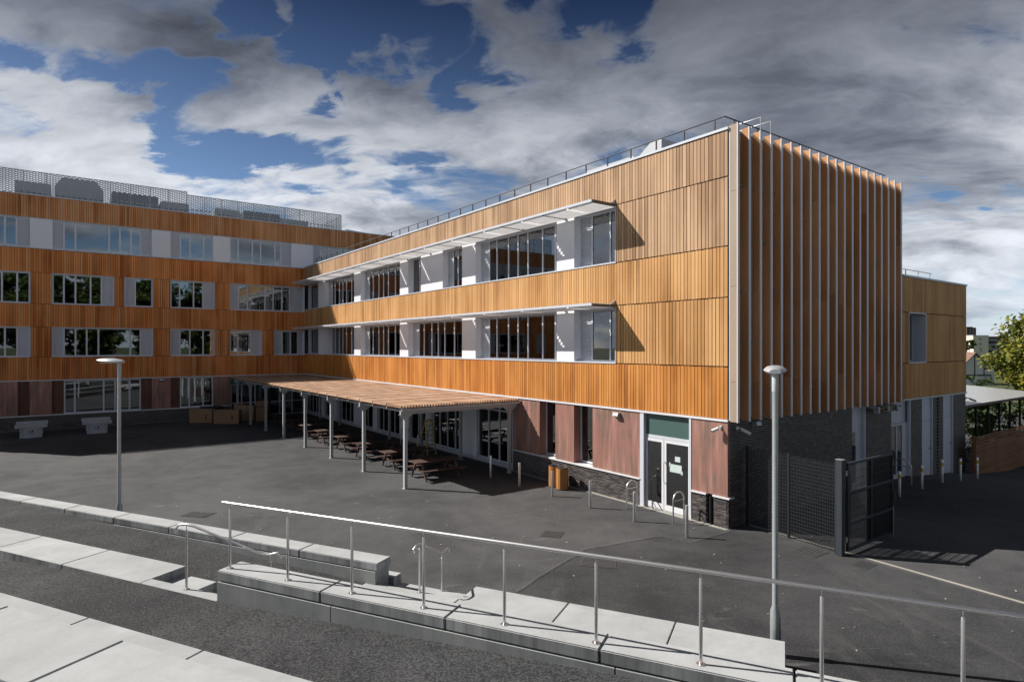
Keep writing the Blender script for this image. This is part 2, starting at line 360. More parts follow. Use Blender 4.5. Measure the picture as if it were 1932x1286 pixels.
def solo(name, mb, mat, label, cat, fr, x, y, z=0, group=None, kind=None, rz=0):
    """a thing that is a single mesh; rz turns it, then the mesh is written about its own base point"""
    me = mb.mesh(name, (x, y, z) if rz == 0 else (0, 0, 0)); me.materials.append(MATS[mat])
    o = bpy.data.objects.new(name, me); COL.objects.link(o); o.location = fr.w(x, y, z); o.rotation_euler = (0, 0, fr.rz+rz)
    ORG[o.name] = (x, y, z) if rz == 0 else (0, 0, 0)
    return tag(o, label, cat, group, kind)
def copy_tree(o, parent=None):
    c = o.copy(); COL.objects.link(c); c.parent = parent
    for ch in [q for q in bpy.data.objects if q.parent == o]: copy_tree(ch, c)
    return c
def shared(mb, name, mat):
    me = mb.mesh(name); me.materials.append(MATS[mat]); return me

# ------------------------------------------------------------------ ground and terraces
def yard_z(v): return -.085*min(max(v-12.5, 0), 13)
g = MB(); g.add([(-3000, -3000, -1.35), (3000, -3000, -1.35), (3000, 3000, -1.35), (-3000, 3000, -1.35)], [(0, 1, 2, 3)])
solo('ground', g, 'meadow', None, None, WF, 0, 0, 0, kind='structure')
g = MB(); vv = [-70, -30, 0, 12.5, 25.5, 60]; uu = [-60, -20, 0, 20, 60]
g.add([(v, u, yard_z(v)) for u in uu for v in vv], [(j*6+i, j*6+i+1, (j+1)*6+i+1, (j+1)*6+i) for j in range(4) for i in range(5)])
yard = solo('courtyard', g, 'asphalt_yard', None, None, SF, 0, 0, 0, kind='structure')
seam = [(.08, 13.77), (1.94, 16.61), (4.22, 17.78), (5.0, 17.2), (6.35, 18.15), (7.0, 18.95), (10.9, 13.0), (16, 5.5), (7.0, 5.5), (2.0, 10.5)]
g = MB(); g.add([(x, y, .004) for x, y in seam], [tuple(range(len(seam)))[::-1]])
solo('tarmac_patch', g, 'asphalt_patch', None, None, WF, 0, 0, 0, kind='structure')
def ribbon(pts, w, z, name, mat):
    g = MB(); P_ = [Vector((x, y, 0)) for x, y in pts]; L_, R_ = [], []
    for i, p in enumerate(P_):
        d = (P_[min(i+1, len(P_)-1)]-P_[max(i-1, 0)]).normalized(); n_ = Vector((-d.y, d.x, 0))*w*random.uniform(.6, 1.1)
        L_.append(p+n_); R_.append(p-n_)
    k = len(P_); g.add([(q.x, q.y, z) for q in L_+R_], [(i, k+i, k+i+1, i+1) for i in range(k-1)])
    return solo(name, g, mat, None, None, WF, 0, 0, 0, kind='structure')
fine_seam = []
for (a, b_) in zip(seam[:5], seam[1:6]):
    for i in range(12): fine_seam.append((a[0]+(b_[0]-a[0])*i/12+random.uniform(-.03, .03), a[1]+(b_[1]-a[1])*i/12+random.uniform(-.03, .03)))
ribbon(fine_seam, .045, .0062, 'dusty_seam', 'asphalt_dusty'); ribbon([(x+.05, y-.05) for x, y in fine_seam], .02, .0078, 'tar_seam', 'asphalt_fresh')
# a flush pale kerb runs out from the end wall past the gate post
g = MB(); g.add([(.85, -.05, .008), (.97, -.05, .008), (.47, -7.6, .008), (.35, -7.6, .008)], [(0, 3, 2, 1)])
g.add([(.35, -7.6, .008), (.47, -7.6, .008), (.2, -14, .008), (.05, -14, .008)], [(0, 3, 2, 1)])
solo('kerb_line', g, 'kerb_concrete', None, None, SF, 0, 0, 0, kind='structure')
g = MB(); g.box(-.17, -.012, -.0, 10.9, -.05, .012)
solo('wall_kerb', g, 'kerb_concrete', None, None, SF, 0, 0, 0, kind='structure')

def strip(name, n0, n1, prof, mat, thick=.6):
    """a sloping path between two terrace edges; prof = [(t, z)...]"""
    g = MB(); k = len(prof)
    vs = [(t_, n0, z) for t_, z in prof] + [(t_, n1, z) for t_, z in prof]
    g.add(vs, [(i, i+1, k+i+1, k+i) for i in range(k-1)])
    o = solo(name, g, mat, None, None, TF, 0, 0, 0, kind='structure'); return o
strip('lower_ramp', 8.2, 10.74, [(-44, .86), (-22, .82), (-19, .79), (-13.5, .63), (-8.2, .452)], 'asphalt_fresh')
strip('upper_ramp', 5.2, 7.42, [(-50, .6), (-20, .93), (-15.1, 1.06), (-12.7, 1.17), (-10.6, 1.235), (-8.68, 1.24), (-6.5, 1.33), (-1.9, 1.5), (2, 1.585), (6, 1.64), (26, 1.9)], 'asphalt_fresh')
g = MB(); g.add([(-60, 3.55, 2.0), (40, 3.55, 2.0), (40, 1.0, 2.05), (-60, 1.0, 2.05), (40, -6, 3.7), (-60, -6, 3.7), (40, -14, 3.9), (-60, -14, 3.9)], [(0, 3, 2, 1), (3, 5, 4, 2), (5, 7, 6, 4)])
solo('upper_bank', g, 'concrete_slab', None, None, TF, 0, 0, 0, kind='structure')
# landing behind the handrail wall
landing = tag(bpy.data.objects.new('landing', None), kind='structure'); COL.objects.link(landing); landing.location = TF.w(0, 0, 0); landing.rotation_euler = (0, 0, TF.rz); ORG['landing'] = (0, 0, 0)
for a, b_ in ((-5.95, -3.90), (-3.88, -1.83), (-1.81, .02)):
    bev(part('paving_slab', MB().box(a, b_, 7.86, 11.5, -.05, .45), 'concrete_slab', landing), .012)
for a, b_ in ((-8.2, -5.97),): bev(part('paving_slab', MB().box(a, b_, 7.86, 10.8, -.05, .446), 'concrete_slab', landing), .01)
bev(part('step', MB().box(-7.84, -5.97, 10.805, 11.5, -.05, .24), 'concrete_slab', landing), .012)
part('step_nosing', MB().box(-7.84, -5.975, 10.81, 10.87, .2, .247), 'kerb_concrete', landing)

# the handrail wall: coping slabs over a set-back base
w1 = thing('seat_wall', 'pale concrete wall with thick coping slabs carrying the long steel handrail', 'wall', TF, -8.68, 7.6, 0)
tt = -8.68; k = 0
while tt < 16:
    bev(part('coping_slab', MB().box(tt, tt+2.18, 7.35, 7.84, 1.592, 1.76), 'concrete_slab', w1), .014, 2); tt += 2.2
for a, b_ in ((-8.66, -6.28), (-6.262, -1.9), (-1.88, 3), (3.02, 9), (9.02, 16)):
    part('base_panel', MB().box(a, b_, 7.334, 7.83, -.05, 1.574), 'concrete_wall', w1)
# lower wall along the courtyard edge
w2 = thing('seat_wall', 'long low concrete wall along the courtyard edge, ending in a bench block at the steps', 'wall', TF, -7.9, 10.95, 0)
tt = -7.9
while tt > -46:
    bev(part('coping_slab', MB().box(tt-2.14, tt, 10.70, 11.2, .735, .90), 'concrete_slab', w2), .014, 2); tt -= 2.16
for a, b_ in ((-12.2, -7.94), (-16.6, -12.22), (-46, -16.62)):
    part('base_panel', MB().box(a, b_, 10.684, 11.18, -.05, .718), 'concrete_wall', w2)
tt = -7.82
while tt > -40:
    bev(part('bench_slab', MB().box(tt-2.14, tt, 11.205, 11.5, .0, .45), 'concrete_slab', w2), .012); tt -= 2.16
# middle row and its steps, descending to the right behind the handrail wall
rb = thing('terrace_edge', 'middle row of broad pale paving slabs between the two asphalt ramps', 'terrace', TF, -11, 7.8, 0)
tt = -10.61
while tt > -46:
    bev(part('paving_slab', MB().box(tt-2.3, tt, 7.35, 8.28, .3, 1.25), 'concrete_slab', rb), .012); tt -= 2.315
bev(part('step_nosing', MB().box(-10.605, -8.69, 7.35, 7.57, .3, 1.25), 'concrete_slab', rb), .01)
for i, (a, b_) in enumerate(((-10.605, -9.75), (-9.745, -8.95), (-8.945, -8.2))):
    bev(part('step', MB().box(a, b_, 7.575 if b_ < -8.8 else 7.86, 8.26, .3, 1.085-.165*i), 'concrete_slab', rb), .01)
# upper row
rc = thing('terrace_edge', 'nearest pale concrete terrace with a lower and an upper row of slabs', 'terrace', TF, -8, 4.5, 0)
tt = -2.08
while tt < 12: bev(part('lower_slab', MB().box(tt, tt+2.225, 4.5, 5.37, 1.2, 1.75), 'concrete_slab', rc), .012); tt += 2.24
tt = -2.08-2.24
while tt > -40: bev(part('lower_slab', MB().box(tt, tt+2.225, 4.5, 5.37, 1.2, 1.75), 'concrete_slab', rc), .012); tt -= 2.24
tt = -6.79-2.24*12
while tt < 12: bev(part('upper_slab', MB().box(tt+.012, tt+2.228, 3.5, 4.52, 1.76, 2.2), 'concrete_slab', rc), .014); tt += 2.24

# ------------------------------------------------------------------ facade helpers
LB = 40.23
def fbox(mb, ax, a0, a1, d0, d1, z0, z1):
    """a along the facade, d into the building. ax: A courtyard front, L north block, B end wall"""
    if ax == 'A': return mb.box(d0, d1, a0, a1, z0, z1)
    base = LB if ax == 'L' else 0
    return mb.box(a0, a1, base+d0, base+d1, z0, z1)
def floc(ax, a, d, z):
    return (d, a, z) if ax == 'A' else (a, (LB if ax == 'L' else 0)+d, z)
def boards(parent, ax, a0, a1, z0, z1, mat, single=(0, 0), pitch=.134, grouped=False):
    """vertical cladding boards; those inside `single` are objects of their own, the rest one joined part"""
    joined = MB(); cache = {}; a = a0; i = 0
    while a < a1-.03:
        w = pitch*random.choice((.9, 1.0, 1.0, 1.08)); w = min(w, a1-a); gap = (.021 if ax == 'A' else .016) if not (grouped and i % 4 == 3) else .034
        w0, w1_ = a+gap/2, a+w-gap/2
        if w1_-w0 > .02:
            dz_ = random.choice((0, .004, .008)); d = random.choice((-.026, -.024, -.028))
            if single[0] <= a < single[1]:
                key = (round(w1_-w0, 3), dz_, d)
                if key not in cache:
                    cache[key] = shared(fbox(MB(), ax, 0, w1_-w0, d, -.002, 0, z1-z0-dz_), 'cladding_board', mat)
                    if ax != 'A': pass
                me = cache[key]; l = floc(ax, w0, 0, z0)
                if ax == 'L': l = (l[0], 0, l[2])
                inst('cladding_board', me, parent, l)
            else: fbox(joined, ax, w0, w1_, d, -.002, z0, z1-dz_)
        a += w; i += 1
    if joined.v: part('cladding_boards', joined, mat, parent, 'stuff')
def window(parent, ax, a0, a1, z0, z1, dep, mulls=(), louvs=(), blinds=(), surround=0, fw=.055, trans=None, frame='frame_grey'):
    if ax == 'L': fw = max(fw, .08)
    """frame with mullions > panes, louvres, blinds. mulls are mullion positions; louvs are (a, b) louvred bays"""
    f = MB(); z0i, z1i = z0+fw, z1-fw
    fbox(f, ax, a0, a1, dep-.03, dep+.05, z0, z0i); fbox(f, ax, a0, a1, dep-.03, dep+.05, z1i, z1)
    edges = sorted(set([a0, a1] + list(mulls) + [q for l in louvs for q in l]))
    for e in edges:
        w = fw if e in (a0, a1) else fw*.62
        lo, hi = (e, e+w) if e == a0 else ((e-w, e) if e == a1 else (e-w, e+w))
        fbox(f, ax, lo, hi, dep-.032, dep+.05, z0i+.001, z1i-.001)
    if trans: fbox(f, ax, a0+fw, a1-fw, dep-.029, dep+.049, trans-.04, trans+.04)
    win = part('window', f, frame, parent)
    if surround:
        s = MB(); q = surround; t_ = .03
        fbox(s, ax, a0-t_, a1+t_, -.06, dep+.06, z0-t_, z0-.001); fbox(s, ax, a0-t_, a1+t_, -.06, dep+.06, z1+.001, z1+t_)
        fbox(s, ax, a0-t_, a0-.001, -.06, dep+.06, z0, z1); fbox(s, ax, a1+.001, a1+t_, -.06, dep+.06, z0, z1)
        part('surround', s, 'light_metal', win)
    for lo, hi in zip(edges[:-1], edges[1:]):
        mid = (lo+hi)/2
        if any(l[0]-.001 <= mid <= l[1]+.001 for l in louvs):
            s = MB(); nn = int((z1i-z0i)/.085); fbox(s, ax, lo+.02, hi-.02, dep+.035, dep+.045, z0i, z1i)
            for k in range(nn):
                zz = z0i+.01+(z1i-z0i)*k/nn
                if ax == 'A': s.prism([(dep-.02, zz), (dep-.012, zz), (dep+.034, zz+.055), (dep+.026, zz+.055)], 1, lo+.03, hi-.03)
                else:
                    bb = LB if ax == 'L' else 0
                    s.prism([(bb+dep-.02, zz), (bb+dep-.012, zz), (bb+dep+.034, zz+.055), (bb+dep+.026, zz+.055)], 0, lo+.03, hi-.03)
            part('louvre', s, 'frame_grey', win)
        else:
            part('pane', fbox(MB(), ax, lo+.015, hi-.015, dep, dep+.008, z0i-.01, z1i+.01), 'glass', win)
            if blinds and random.random() < blinds[0]:
                h = random.choice(blinds[1]); part('blind', fbox(MB(), ax, lo+.05, hi-.05, dep+.09, dep+.094, z1-h, z1), 'blind_cloth', win)
    return win
def brickwork(parent, ax, a0, a1, z0, z1, dout=0.0, single=(0, 0), backing=True):
    """stretcher-bond bricks standing 10 mm proud of the mortar"""
    L, Hc = .225, .075; J = MB(); cache = {}; nb = int(round((z1-z0)/Hc))
    if backing: part('mortar_bed', fbox(MB(), ax, a0+.002, a1-.002, dout+.008, dout+.1, z0, z1), 'mortar', parent)
    for r in range(nb):
        zz = z0+r*Hc; a = a0-(L/2 if r % 2 else 0)
        while a < a1-.02:
            lo, hi = max(a+.006, a0), min(a+L-.006, a1)
            if hi-lo > .03:
                e = random.choice((0, .002, -.002)); h = min(Hc-.014, z1-zz-.002)
                if single[0] <= lo < single[1]:
                    key = (round(hi-lo, 3), e)
                    if key not in cache: cache[key] = shared(fbox(MB(), ax, 0, hi-lo, dout+e, dout+.09, 0, Hc-.014), 'brick', 'brick')
                    inst('brick', cache[key], parent, (0, lo, zz) if ax == 'A' else (lo, 0, zz))
                else: fbox(J, ax, lo, hi, dout+e, dout+.09, zz, zz+h)
            a += L
    if J.v: part('brickwork', J, 'brick', parent, 'stuff')

# ------------------------------------------------------------------ three-storey wing along the courtyard
wing = thing('school_building', 'three-storey wing in honey-coloured vertical timber with two long white sun shades', 'building', SF, 0, 0, 0)
ZB = [(3.31, 4.885, 'timber_orange'), (4.915, 6.985, 'timber_honey'), (7.015, 8.535, 'timber_honey'), (8.565, 10.635, 'timber_pale'), (10.665, 12.03, 'timber_pale')]
U0 = 4.68
for i, (z0, z1, mt) in enumerate(ZB):
    if i in (1, 3): boards(wing, 'A', 0.02, U0-.04, z0, z1, mt, (0, 10), pitch=.137, grouped=True)
    else: boards(wing, 'A', 0.02, LB-.03, z0, z1, mt, (0, 10.0), pitch=.137)
sh = MB()   # structural walls behind the boards
for z0, z1 in ((3.3, 4.9), (7.0, 8.55), (10.65, 12.05)): sh.box(.0, .28, .01, LB, z0, z1)
for z0, z1 in ((4.9, 7.0), (8.55, 10.65)): sh.box(.0, .28, .01, U0, z0, z1)
part('wall', sh, 'backing', wing)
part('end_wall', MB().box(.29, 12.1, .03, .3, 3.3, 12.05), 'backing', wing)
part('back_wall', MB().box(11.9, 12.15, .31, LB, 0, 12.0), 'room_wall', wing)
part('roof', MB().box(.29, 11.88, .31, LB+.5, 11.6, 11.85), 'roof_felt', wing)
for zf in (0.02, 3.36, 7.02):
    part('floor_slab', MB().box(.29, 11.88, .31, LB, zf-.02 if zf < 1 else zf-.02, zf+.26 if zf > 1 else zf), 'room_floor', wing)
    part('ceiling', MB().box(.42, 11.87, .32, LB-.01, zf+3.12 if zf < 1 else zf+3.30, zf+3.14 if zf < 1 else zf+3.32), 'room_wall', wing)
part('partition', MB().box(6.2, 6.3, .32, LB, .05, 11.5), 'room_wall', wing)
for uu_ in (7.4, 14.7, 21.8, 28.9, 36):
    part('cross_wall', MB().box(.45, 6.19, uu_, uu_+.12, .05, 11.5), 'room_wall', wing)
part('coping', MB().box(-.06, .34, .0, LB+.02, 12.052, 12.13), 'light_metal', wing)
part('coping', MB().box(.345, 12.2, .0, .34, 12.05, 12.128), 'light_metal', wing)
part('drip_trim', MB().box(-.07, .05, 0, LB, 3.235, 3.298), 'white_trim', wing)
for z in (4.888, 8.538): part('sill', MB().box(-.05, .33, U0-.03, LB, z, z+.05), 'light_metal', wing)
for z in (6.93, 10.58): part('head_trim', MB().box(-.02, .33, U0-.03, LB, z, z+.055), 'light_metal', wing)
for z0, z1 in ((4.9, 7.0), (8.55, 10.65)): part('jamb', MB().box(-.05, .33, U0-.035, U0-.003, z0, z1), 'light_metal', wing)
DEP = .32
P1 = [(6.92, 7.97), (14.05, 15.30), (21.26, 22.36), (28.35, 29.47), (35.37, 36.84)]
P2 = [(6.92, 7.97), (14.05, 15.30), (17.25, 19.70), (21.26, 22.36), (28.35, 29.47), (35.37, 36.84)]
for (z0, z1, piers) in ((4.94, 6.93, P1), (8.59, 10.58, P2)):
    for a, b_ in piers: part('pier', MB().box(-.012, .4, a, b_, z0, z1), 'white_panel', wing)
    ends = [U0] + [q for p_ in piers for q in p_] + [LB-.02]
    for i in range(0, len(ends), 2):
        a, b_ = ends[i]+.002, ends[i+1]-.002; L = b_-a
        if i == 0: window(wing, 'A', a, b_, z0, z1, DEP, [5.25], [(6.22, b_)], (.5, (.3, .55)))
        elif L > 4:
            g0, g1 = a+.45, b_-.75
            mm = [g0+(g1-g0)*f for f in (.17, .38, .53, .68, .87)]
            window(wing, 'A', a, b_, z0, z1, DEP, mm, [(a, g0), (g1, b_)], (.3, (.25, .5)))
        elif L > 2.2: window(wing, 'A', a, b_, z0, z1, DEP, [a+.9], [(b_-.7, b_)])
        else: window(wing, 'A', a, b_, z0, z1, DEP, [a+L*.45], [(b_-.6, b_)] if L > 1.7 else [])
# ground floor, near end: copper panels, windows and the entrance
for a, b_ in ((.02, 1.32), (3.50, 5.86), (6.91, 8.03), (9.06, 10.93)): part('copper_panel', MB().box(-.03, .36, a, b_, .955, 3.23), 'copper', wing)
for a, b_ in ((5.87, 6.90), (8.04, 9.05)): window(wing, 'A', a, b_, .98, 3.23, .34, [], [])
part('window_sill', MB().box(-.075, .36, 3.49, 10.95, .90, .95), 'white_trim', wing)
part('window_sill', MB().box(-.075, .2, -.06, .53, .90, .95), 'white_trim', wing); part('window_sill', MB().box(-.075, .2, .77, 1.33, .90, .95), 'white_trim', wing)
brickwork(wing, 'A', 3.50, 10.93, 0.0, .9, -.03, (3.4, 7.7)); brickwork(wing, 'A', .80, 1.32, 0, .9, -.03, (0, 9)); brickwork(wing, 'A', .06, .51, 0, .9, -.03, (0, 9))
part('drainage_slot', MB().box(.06, .16, .5, .81, 0, .95), 'black_paint', wing)
part('downpipe', MB().tube([(.02, .66, .02), (.02, .66, .86)], .035, 8), 'black_paint', wing)
# entrance
ent = part('entrance_frame', MB().box(-.05, .42, 3.32, 3.40, .0, 3.23).box(-.05, .2, 1.34, 1.42, .0, 3.23).box(.06, .14, 1.42, 3.32, 2.40, 2.50).box(.06, .14, 1.42, 3.32, 0, .03), 'light_metal', wing)
part('reveal_panel', MB().box(-.045, .4, 3.405, 3.49, 0, 3.23), 'light_metal', wing)
part('transom_panel', MB().box(.08, .10, 1.42, 3.30, 2.50, 3.23), 'spandrel' if 'spandrel' in MATS else (plain('spandrel', (.07, .125, .115), .25, 0, .05) and 'spandrel'), ent)
def door_leaf(a, b_, nm):
    f = MB(); w = .085
    f.box(.05, .11, a, a+w, .04, 2.39).box(.05, .11, b_-w, b_, .04, 2.39).box(.05, .11, a+w, b_-w, .04, .22).box(.05, .11, a+w, b_-w, 2.29, 2.39)
    d = part(nm, f, 'white_trim', wing); part('pane', MB().box(.076, .084, a+w, b_-w, .22, 2.29), 'glass', d)
    return d
d1_ = door_leaf(1.44, 2.50, 'door'); d2_ = door_leaf(2.53, 3.30, 'door')
part('handle', MB().tube([(.045, 2.46, .95), (-.02, 2.46, .98), (-.02, 2.46, 1.62), (.045, 2.46, 1.65)], .016, 8), 'steel', d1_)
part('notice', MB().box(.068, .072, 1.80, 2.28, 1.36, 1.62).box(.068, .072, 1.76, 1.83, 1.32, 1.44).box(.068, .072, 2.25, 2.31, 1.53, 1.66), 'paper', d1_)
part('notice', MB().box(.068, .072, 1.86, 2.07, 1.72, 1.89), 'paper', d1_)
# glazed ground floor under the canopy
G_ = []; a = 11.0
part('glazing_sill', MB().box(-.06, .3, 11.0, LB, .06, .20), 'light_metal', wing); part('glazing_plinth', MB().box(-.02, .25, 11.0, LB, 0, .058), 'kerb_concrete', wing)
segs = [(11.02, 13.92, [12.15, 13.03], 2.55)]; pp = []
for k in range(4):
    o_ = 13.93+k*7.15; pp.append((o_, o_+1.3)); segs.append((o_+1.31, min(o_+4.5, LB-.05), [o_+1.31+.85, o_+1.31+1.65, o_+1.31+2.45], None))
    if o_+4.51 < LB: pp.append((o_+4.51, min(o_+5.2, LB))); segs.append((min(o_+5.21, LB-.5), min(o_+7.14, LB-.05), [o_+6.2], None))
for a, b_ in pp: part('pier', MB().box(-.03, .4, a, b_, .2, 3.23), 'white_panel', wing)
for a, b_, mm, tr_ in segs: window(wing, 'A', a, b_, .201, 3.22, .1, [q for q in mm if q < b_-.2], [], trans=tr_, fw=.07)
part('edge_trim', MB().box(-.05, .3, 10.94, 10.99, 0, 3.23), 'light_metal', wing)
# end wall: fins
for i in range(20):
    v = .03+i*.595; z0, z1 = 3.24, 12.17
    fin = part('fin', MB().box(v-.022, v+.022, -.035, .02, z0+.02, z1-.03), 'light_metal', wing)
    cuts = [z0, 4.4+random.uniform(-.2, .2), 7.0+random.uniform(-.5, .5), 10.2+random.uniform(-.6, .6), z1]
    for c0, c1 in zip(cuts[:-1], cuts[1:]): part('fin_board', MB().box(v-.030, v+.030, -.285, -.036, c0+.004, c1-.004), 'fin_weathered' if i == 0 else 'fin_timber', fin)
    part('edge_strip', MB().box(v-.048, v+.048, -.312, -.286, z0-.005, z1+.01), 'white_trim', fin)
for z in (4.1, 5.6, 7.2, 8.8, 10.4): part('fin_rail', MB().box(.1, 11.4, -.07, -.037, z, z+.06), 'galvanised', wing)
tb = MB(); v = .32
while v < 12: tb.box(v, v+.27, -.02, .028, 3.32, 12.0); v += .28
part('rainscreen_board', tb, 'fin_timber', wing, 'stuff')
# end wall ground storey: brick with tall doors
brickwork(wing, 'B', .09, 7.78, 0.0, 3.23, .0)
brickwork(wing, 'B', 8.9, 11.14, 0.0, 3.23, .0)
brickwork(wing, 'B', -.02, .085, 0.0, .9, .0, backing=False)
part('soffit', MB().box(.0, 12.1, -.02, .12, 3.235, 3.29), 'backing', wing)
part('door_panel', MB().box(7.80, 8.88, .12, .16, 0, 3.22).box(8.80, 8.885, .0, .119, 0, 3.22), 'light_metal', wing)
part('pane', MB().box(7.86, 8.3, .10, .112, .3, 2.25), 'glass', wing)
part('door_panel', MB().box(11.16, 12.98, .16, .2, 2.3, 3.22).box(12.5, 12.98, .1, .158, 0, 2.29).box(12.9, 12.99, -.01, .099, 0, 3.22), 'light_metal', wing)
sd_ = part('door', MB().box(11.2, 11.28, .1, .16, 0, 2.29).box(11.85, 11.95, .1, .16, 0, 2.29).box(12.42, 12.5, .1, .16, 0, 2.29).box(11.28, 12.42, .101, .159, 0, .18).box(11.28, 12.42, .101, .159, 2.2, 2.29), 'light_metal', wing)
part('pane', MB().box(11.28, 11.85, .125, .133, .18, 2.2).box(11.95, 12.42, .125, .133, .18, 2.2), 'glass', sd_)
part('inner_wall', MB().box(11.1, 13.4, 1.6, 1.65, 0, 2.6), 'amber_glow_wall', wing)
part('hall_lamp', MB().box(11.3, 12.6, 1.2, 1.3, 2.2, 2.24), 'lamp_lit', wing)
# roof edge rails, hatch ladder hoops and rooftop units
rl = MB(); rl.tube([(.4, LB-1.5, 12.66), (.4, .42, 12.66)], .02, 6); rl.tube([(.4, .42, 12.66), (11.6, .42, 12.66)], .02, 6)
part('roof_rail', rl, 'dark_steel', wing)
pm = shared(MB().box(-.02, .02, -.02, .02, 0, .62), 'rail_post', 'dark_steel')
for k in range(33): inst('rail_post', pm, wing, (.4, .78+k*1.18, 12.04))
for k in range(9): inst('rail_post', pm, wing, (.9+k*1.3, .42, 12.04))
for v in (1.50, 2.07):
    smooth(part('ladder_hoop', MB().tube([(v, -.12, 12.1), (v, -.12, 12.71), (v, 1.1, 12.71), (v, 1.1, 11.9)], .02, 8), 'galvanised', wing))
# long louvred sun shades
for zc in (6.985, 10.635):
    shade = part('sun_shade', MB().box(-1.22, -1.16, U0, LB-.6, zc-.03, zc+.06), 'light_metal', wing)
    nseg = 25; L = (LB-.7-U0)/nseg
    for k in range(nseg):
        a = U0+.03+k*L; s = MB()
        for j in range(11):
            v = -1.12+j*.093
            s.prism([(v+.014, zc-.07), (v+.026, zc-.07), (v+.012, zc+.07), (v, zc+.07)], 1, a+.03, a+L-(.03 if k % 2 else .10))
        part('blade_panel', s, 'blade_white', shade)
        if k % 2 == 0: part('arm', MB().box(-1.16, -.03, a-.05, a+.0, zc-.06, zc+.05), 'plant_dark', shade)
        if k % 2 == 0: part('bracket', MB().prism([(-.03, zc-.02), (-.30, zc+.035), (-.03, zc+.22)], 1, a-.018, a+.002), 'light_metal', shade)
# rooftop kit
solo('roof_unit', MB().prism([(3.75, 11.85), (5.0, 11.85), (5.0, 12.6), (4.3, 13.06), (3.75, 13.10)], 0, 1.4, 3.0), 'table_grey', 'pale box-shaped plant unit on the wing roof behind the edge rail', 'roof unit', SF, 2, 4, 11.85)
solo('roof_duct', MB().prism([(5.2, 11.85), (8.2, 11.85), (7.9, 12.86), (5.2, 12.84)], 0, 1.5, 2.4), 'table_grey', 'low pale duct lying along the wing roof beside the plant unit', 'duct', SF, 2, 6.5, 11.85)

# ------------------------------------------------------------------ two-storey annex beyond the fins
annex = thing('school_building', 'two-storey timber annex beyond the fins with one deep window', 'building', SF, 15.8, 0, 0)
V0, V1 = 12.16, 19.42
for z0, z1 in ((3.31, 4.80), (6.98, 8.45)): boards(annex, 'B', V0, V1, z0, z1, 'timber_ochre')
boards(annex, 'B', V0, 12.78, 4.83, 6.95, 'timber_ochre'); boards(annex, 'B', 14.56, V1, 4.83, 6.95, 'timber_ochre')
part('wall', MB().box(V0, V1-.02, .0, .2, 3.3, 4.82).box(V0, V1-.02, 0, .2, 6.96, 8.45).box(V0, 12.76, 0, .2, 4.82, 6.96).box(14.56, V1-.02, 0, .2, 4.82, 6.96), 'backing', annex)
part('side_wall', MB().box(V1-.25, V1-.015, .21, 14, -.9, 8.45).box(V0, V1-.26, 13.8, 14, -.9, 8.4), 'room_wall', annex)
part('roof', MB().box(V0, V1-.26, .21, 13.8, 8.0, 8.2), 'roof_felt', annex)
part('coping', MB().box(V0-.0, V1+.05, -.06, .3, 8.46, 8.54), 'light_metal', annex)
part('drip_trim', MB().box(V0, V1+.02, -.06, .06, 3.235, 3.298), 'white_trim', annex)
part('window_reveal', MB().box(14.49, 14.55, -.05, .6, 4.85, 6.93).box(12.79, 14.55, -.05, .6, 4.79, 4.849).box(12.79, 14.55, -.05, .6, 6.931, 6.98).box(12.765, 12.79, -.05, .6, 4.8, 6.97), 'light_metal', annex)
window(annex, 'B', 12.8, 14.48, 4.86, 6.92, .5, [13.5], [])
brickwork(annex, 'B', 12.99, 14.2, -.3, 3.23, .0); brickwork(annex, 'B', 15.36, 15.85, -.6, 3.23, .0); brickwork(annex, 'B', 16.12, 16.6, -.6, 3.23, .0); brickwork(annex, 'B', 17.74, 19.4, -.75, 3.23, .0)
part('recess_lining', MB().box(15.85, 16.12, .3, .34, -.7, 3.23), 'black_paint', annex)
for a in (14.22, 16.62):
    d = part('door', MB().box(a, a+1.12, .06, .1, -.6, 3.22).box(a+1.04, a+1.125, -.02, .059, -.6, 3.22), 'light_metal', annex)
    part('door_leaf', MB().box(a+.08, a+.98, .035, .058, -.3, 2.15), 'frame_grey', d)
    lv = MB()
    for k in range(11): lv.prism([(.02, 2.3+k*.08), (.028, 2.3+k*.08), (.059, 2.35+k*.08), (.051, 2.35+k*.08)], 0, a+.06, a+1.0)
    part('louvre', lv, 'frame_grey', d); part('handle', MB().box(a+.84, a+.94, -.02, .034, .95, .98), 'dark_steel', d)
rl = MB(); rl.tube([(12.3, .7, 8.98), (17.2, .7, 8.98)], .018, 6)
for k in range(4): rl.box(13+k*1.35-.015, 13+k*1.35+.015, .685, .715, 8.2, 8.97)
part('roof_rail', rl, 'galvanised', annex)

# ------------------------------------------------------------------ four-storey block across the back of the courtyard
block = thing('school_building', 'four-storey russet timber block across the back of the courtyard, in shade', 'building', SF, -10, LB, 0)
BL, BR = -27.0, 11.5
BT = 15.55
ZS = [(3.31, 4.81), (6.83, 8.35), (10.43, 11.97), (14.03, BT-.07)]
for i, (z0, z1) in enumerate(ZS): boards(block, 'L', BL, 0 if i < 3 else BR, z0, z1, 'timber_russet' if i < 3 else 'timber_russet_top')
sh = MB()
for i, (z0, z1) in enumerate(ZS): fbox(sh, 'L', BL, 0.0 if i < 2 else BR, .0, .28, z0-.01, z1+.02 if i < 3 else BT-.05)
part('wall', sh, 'backing', block)
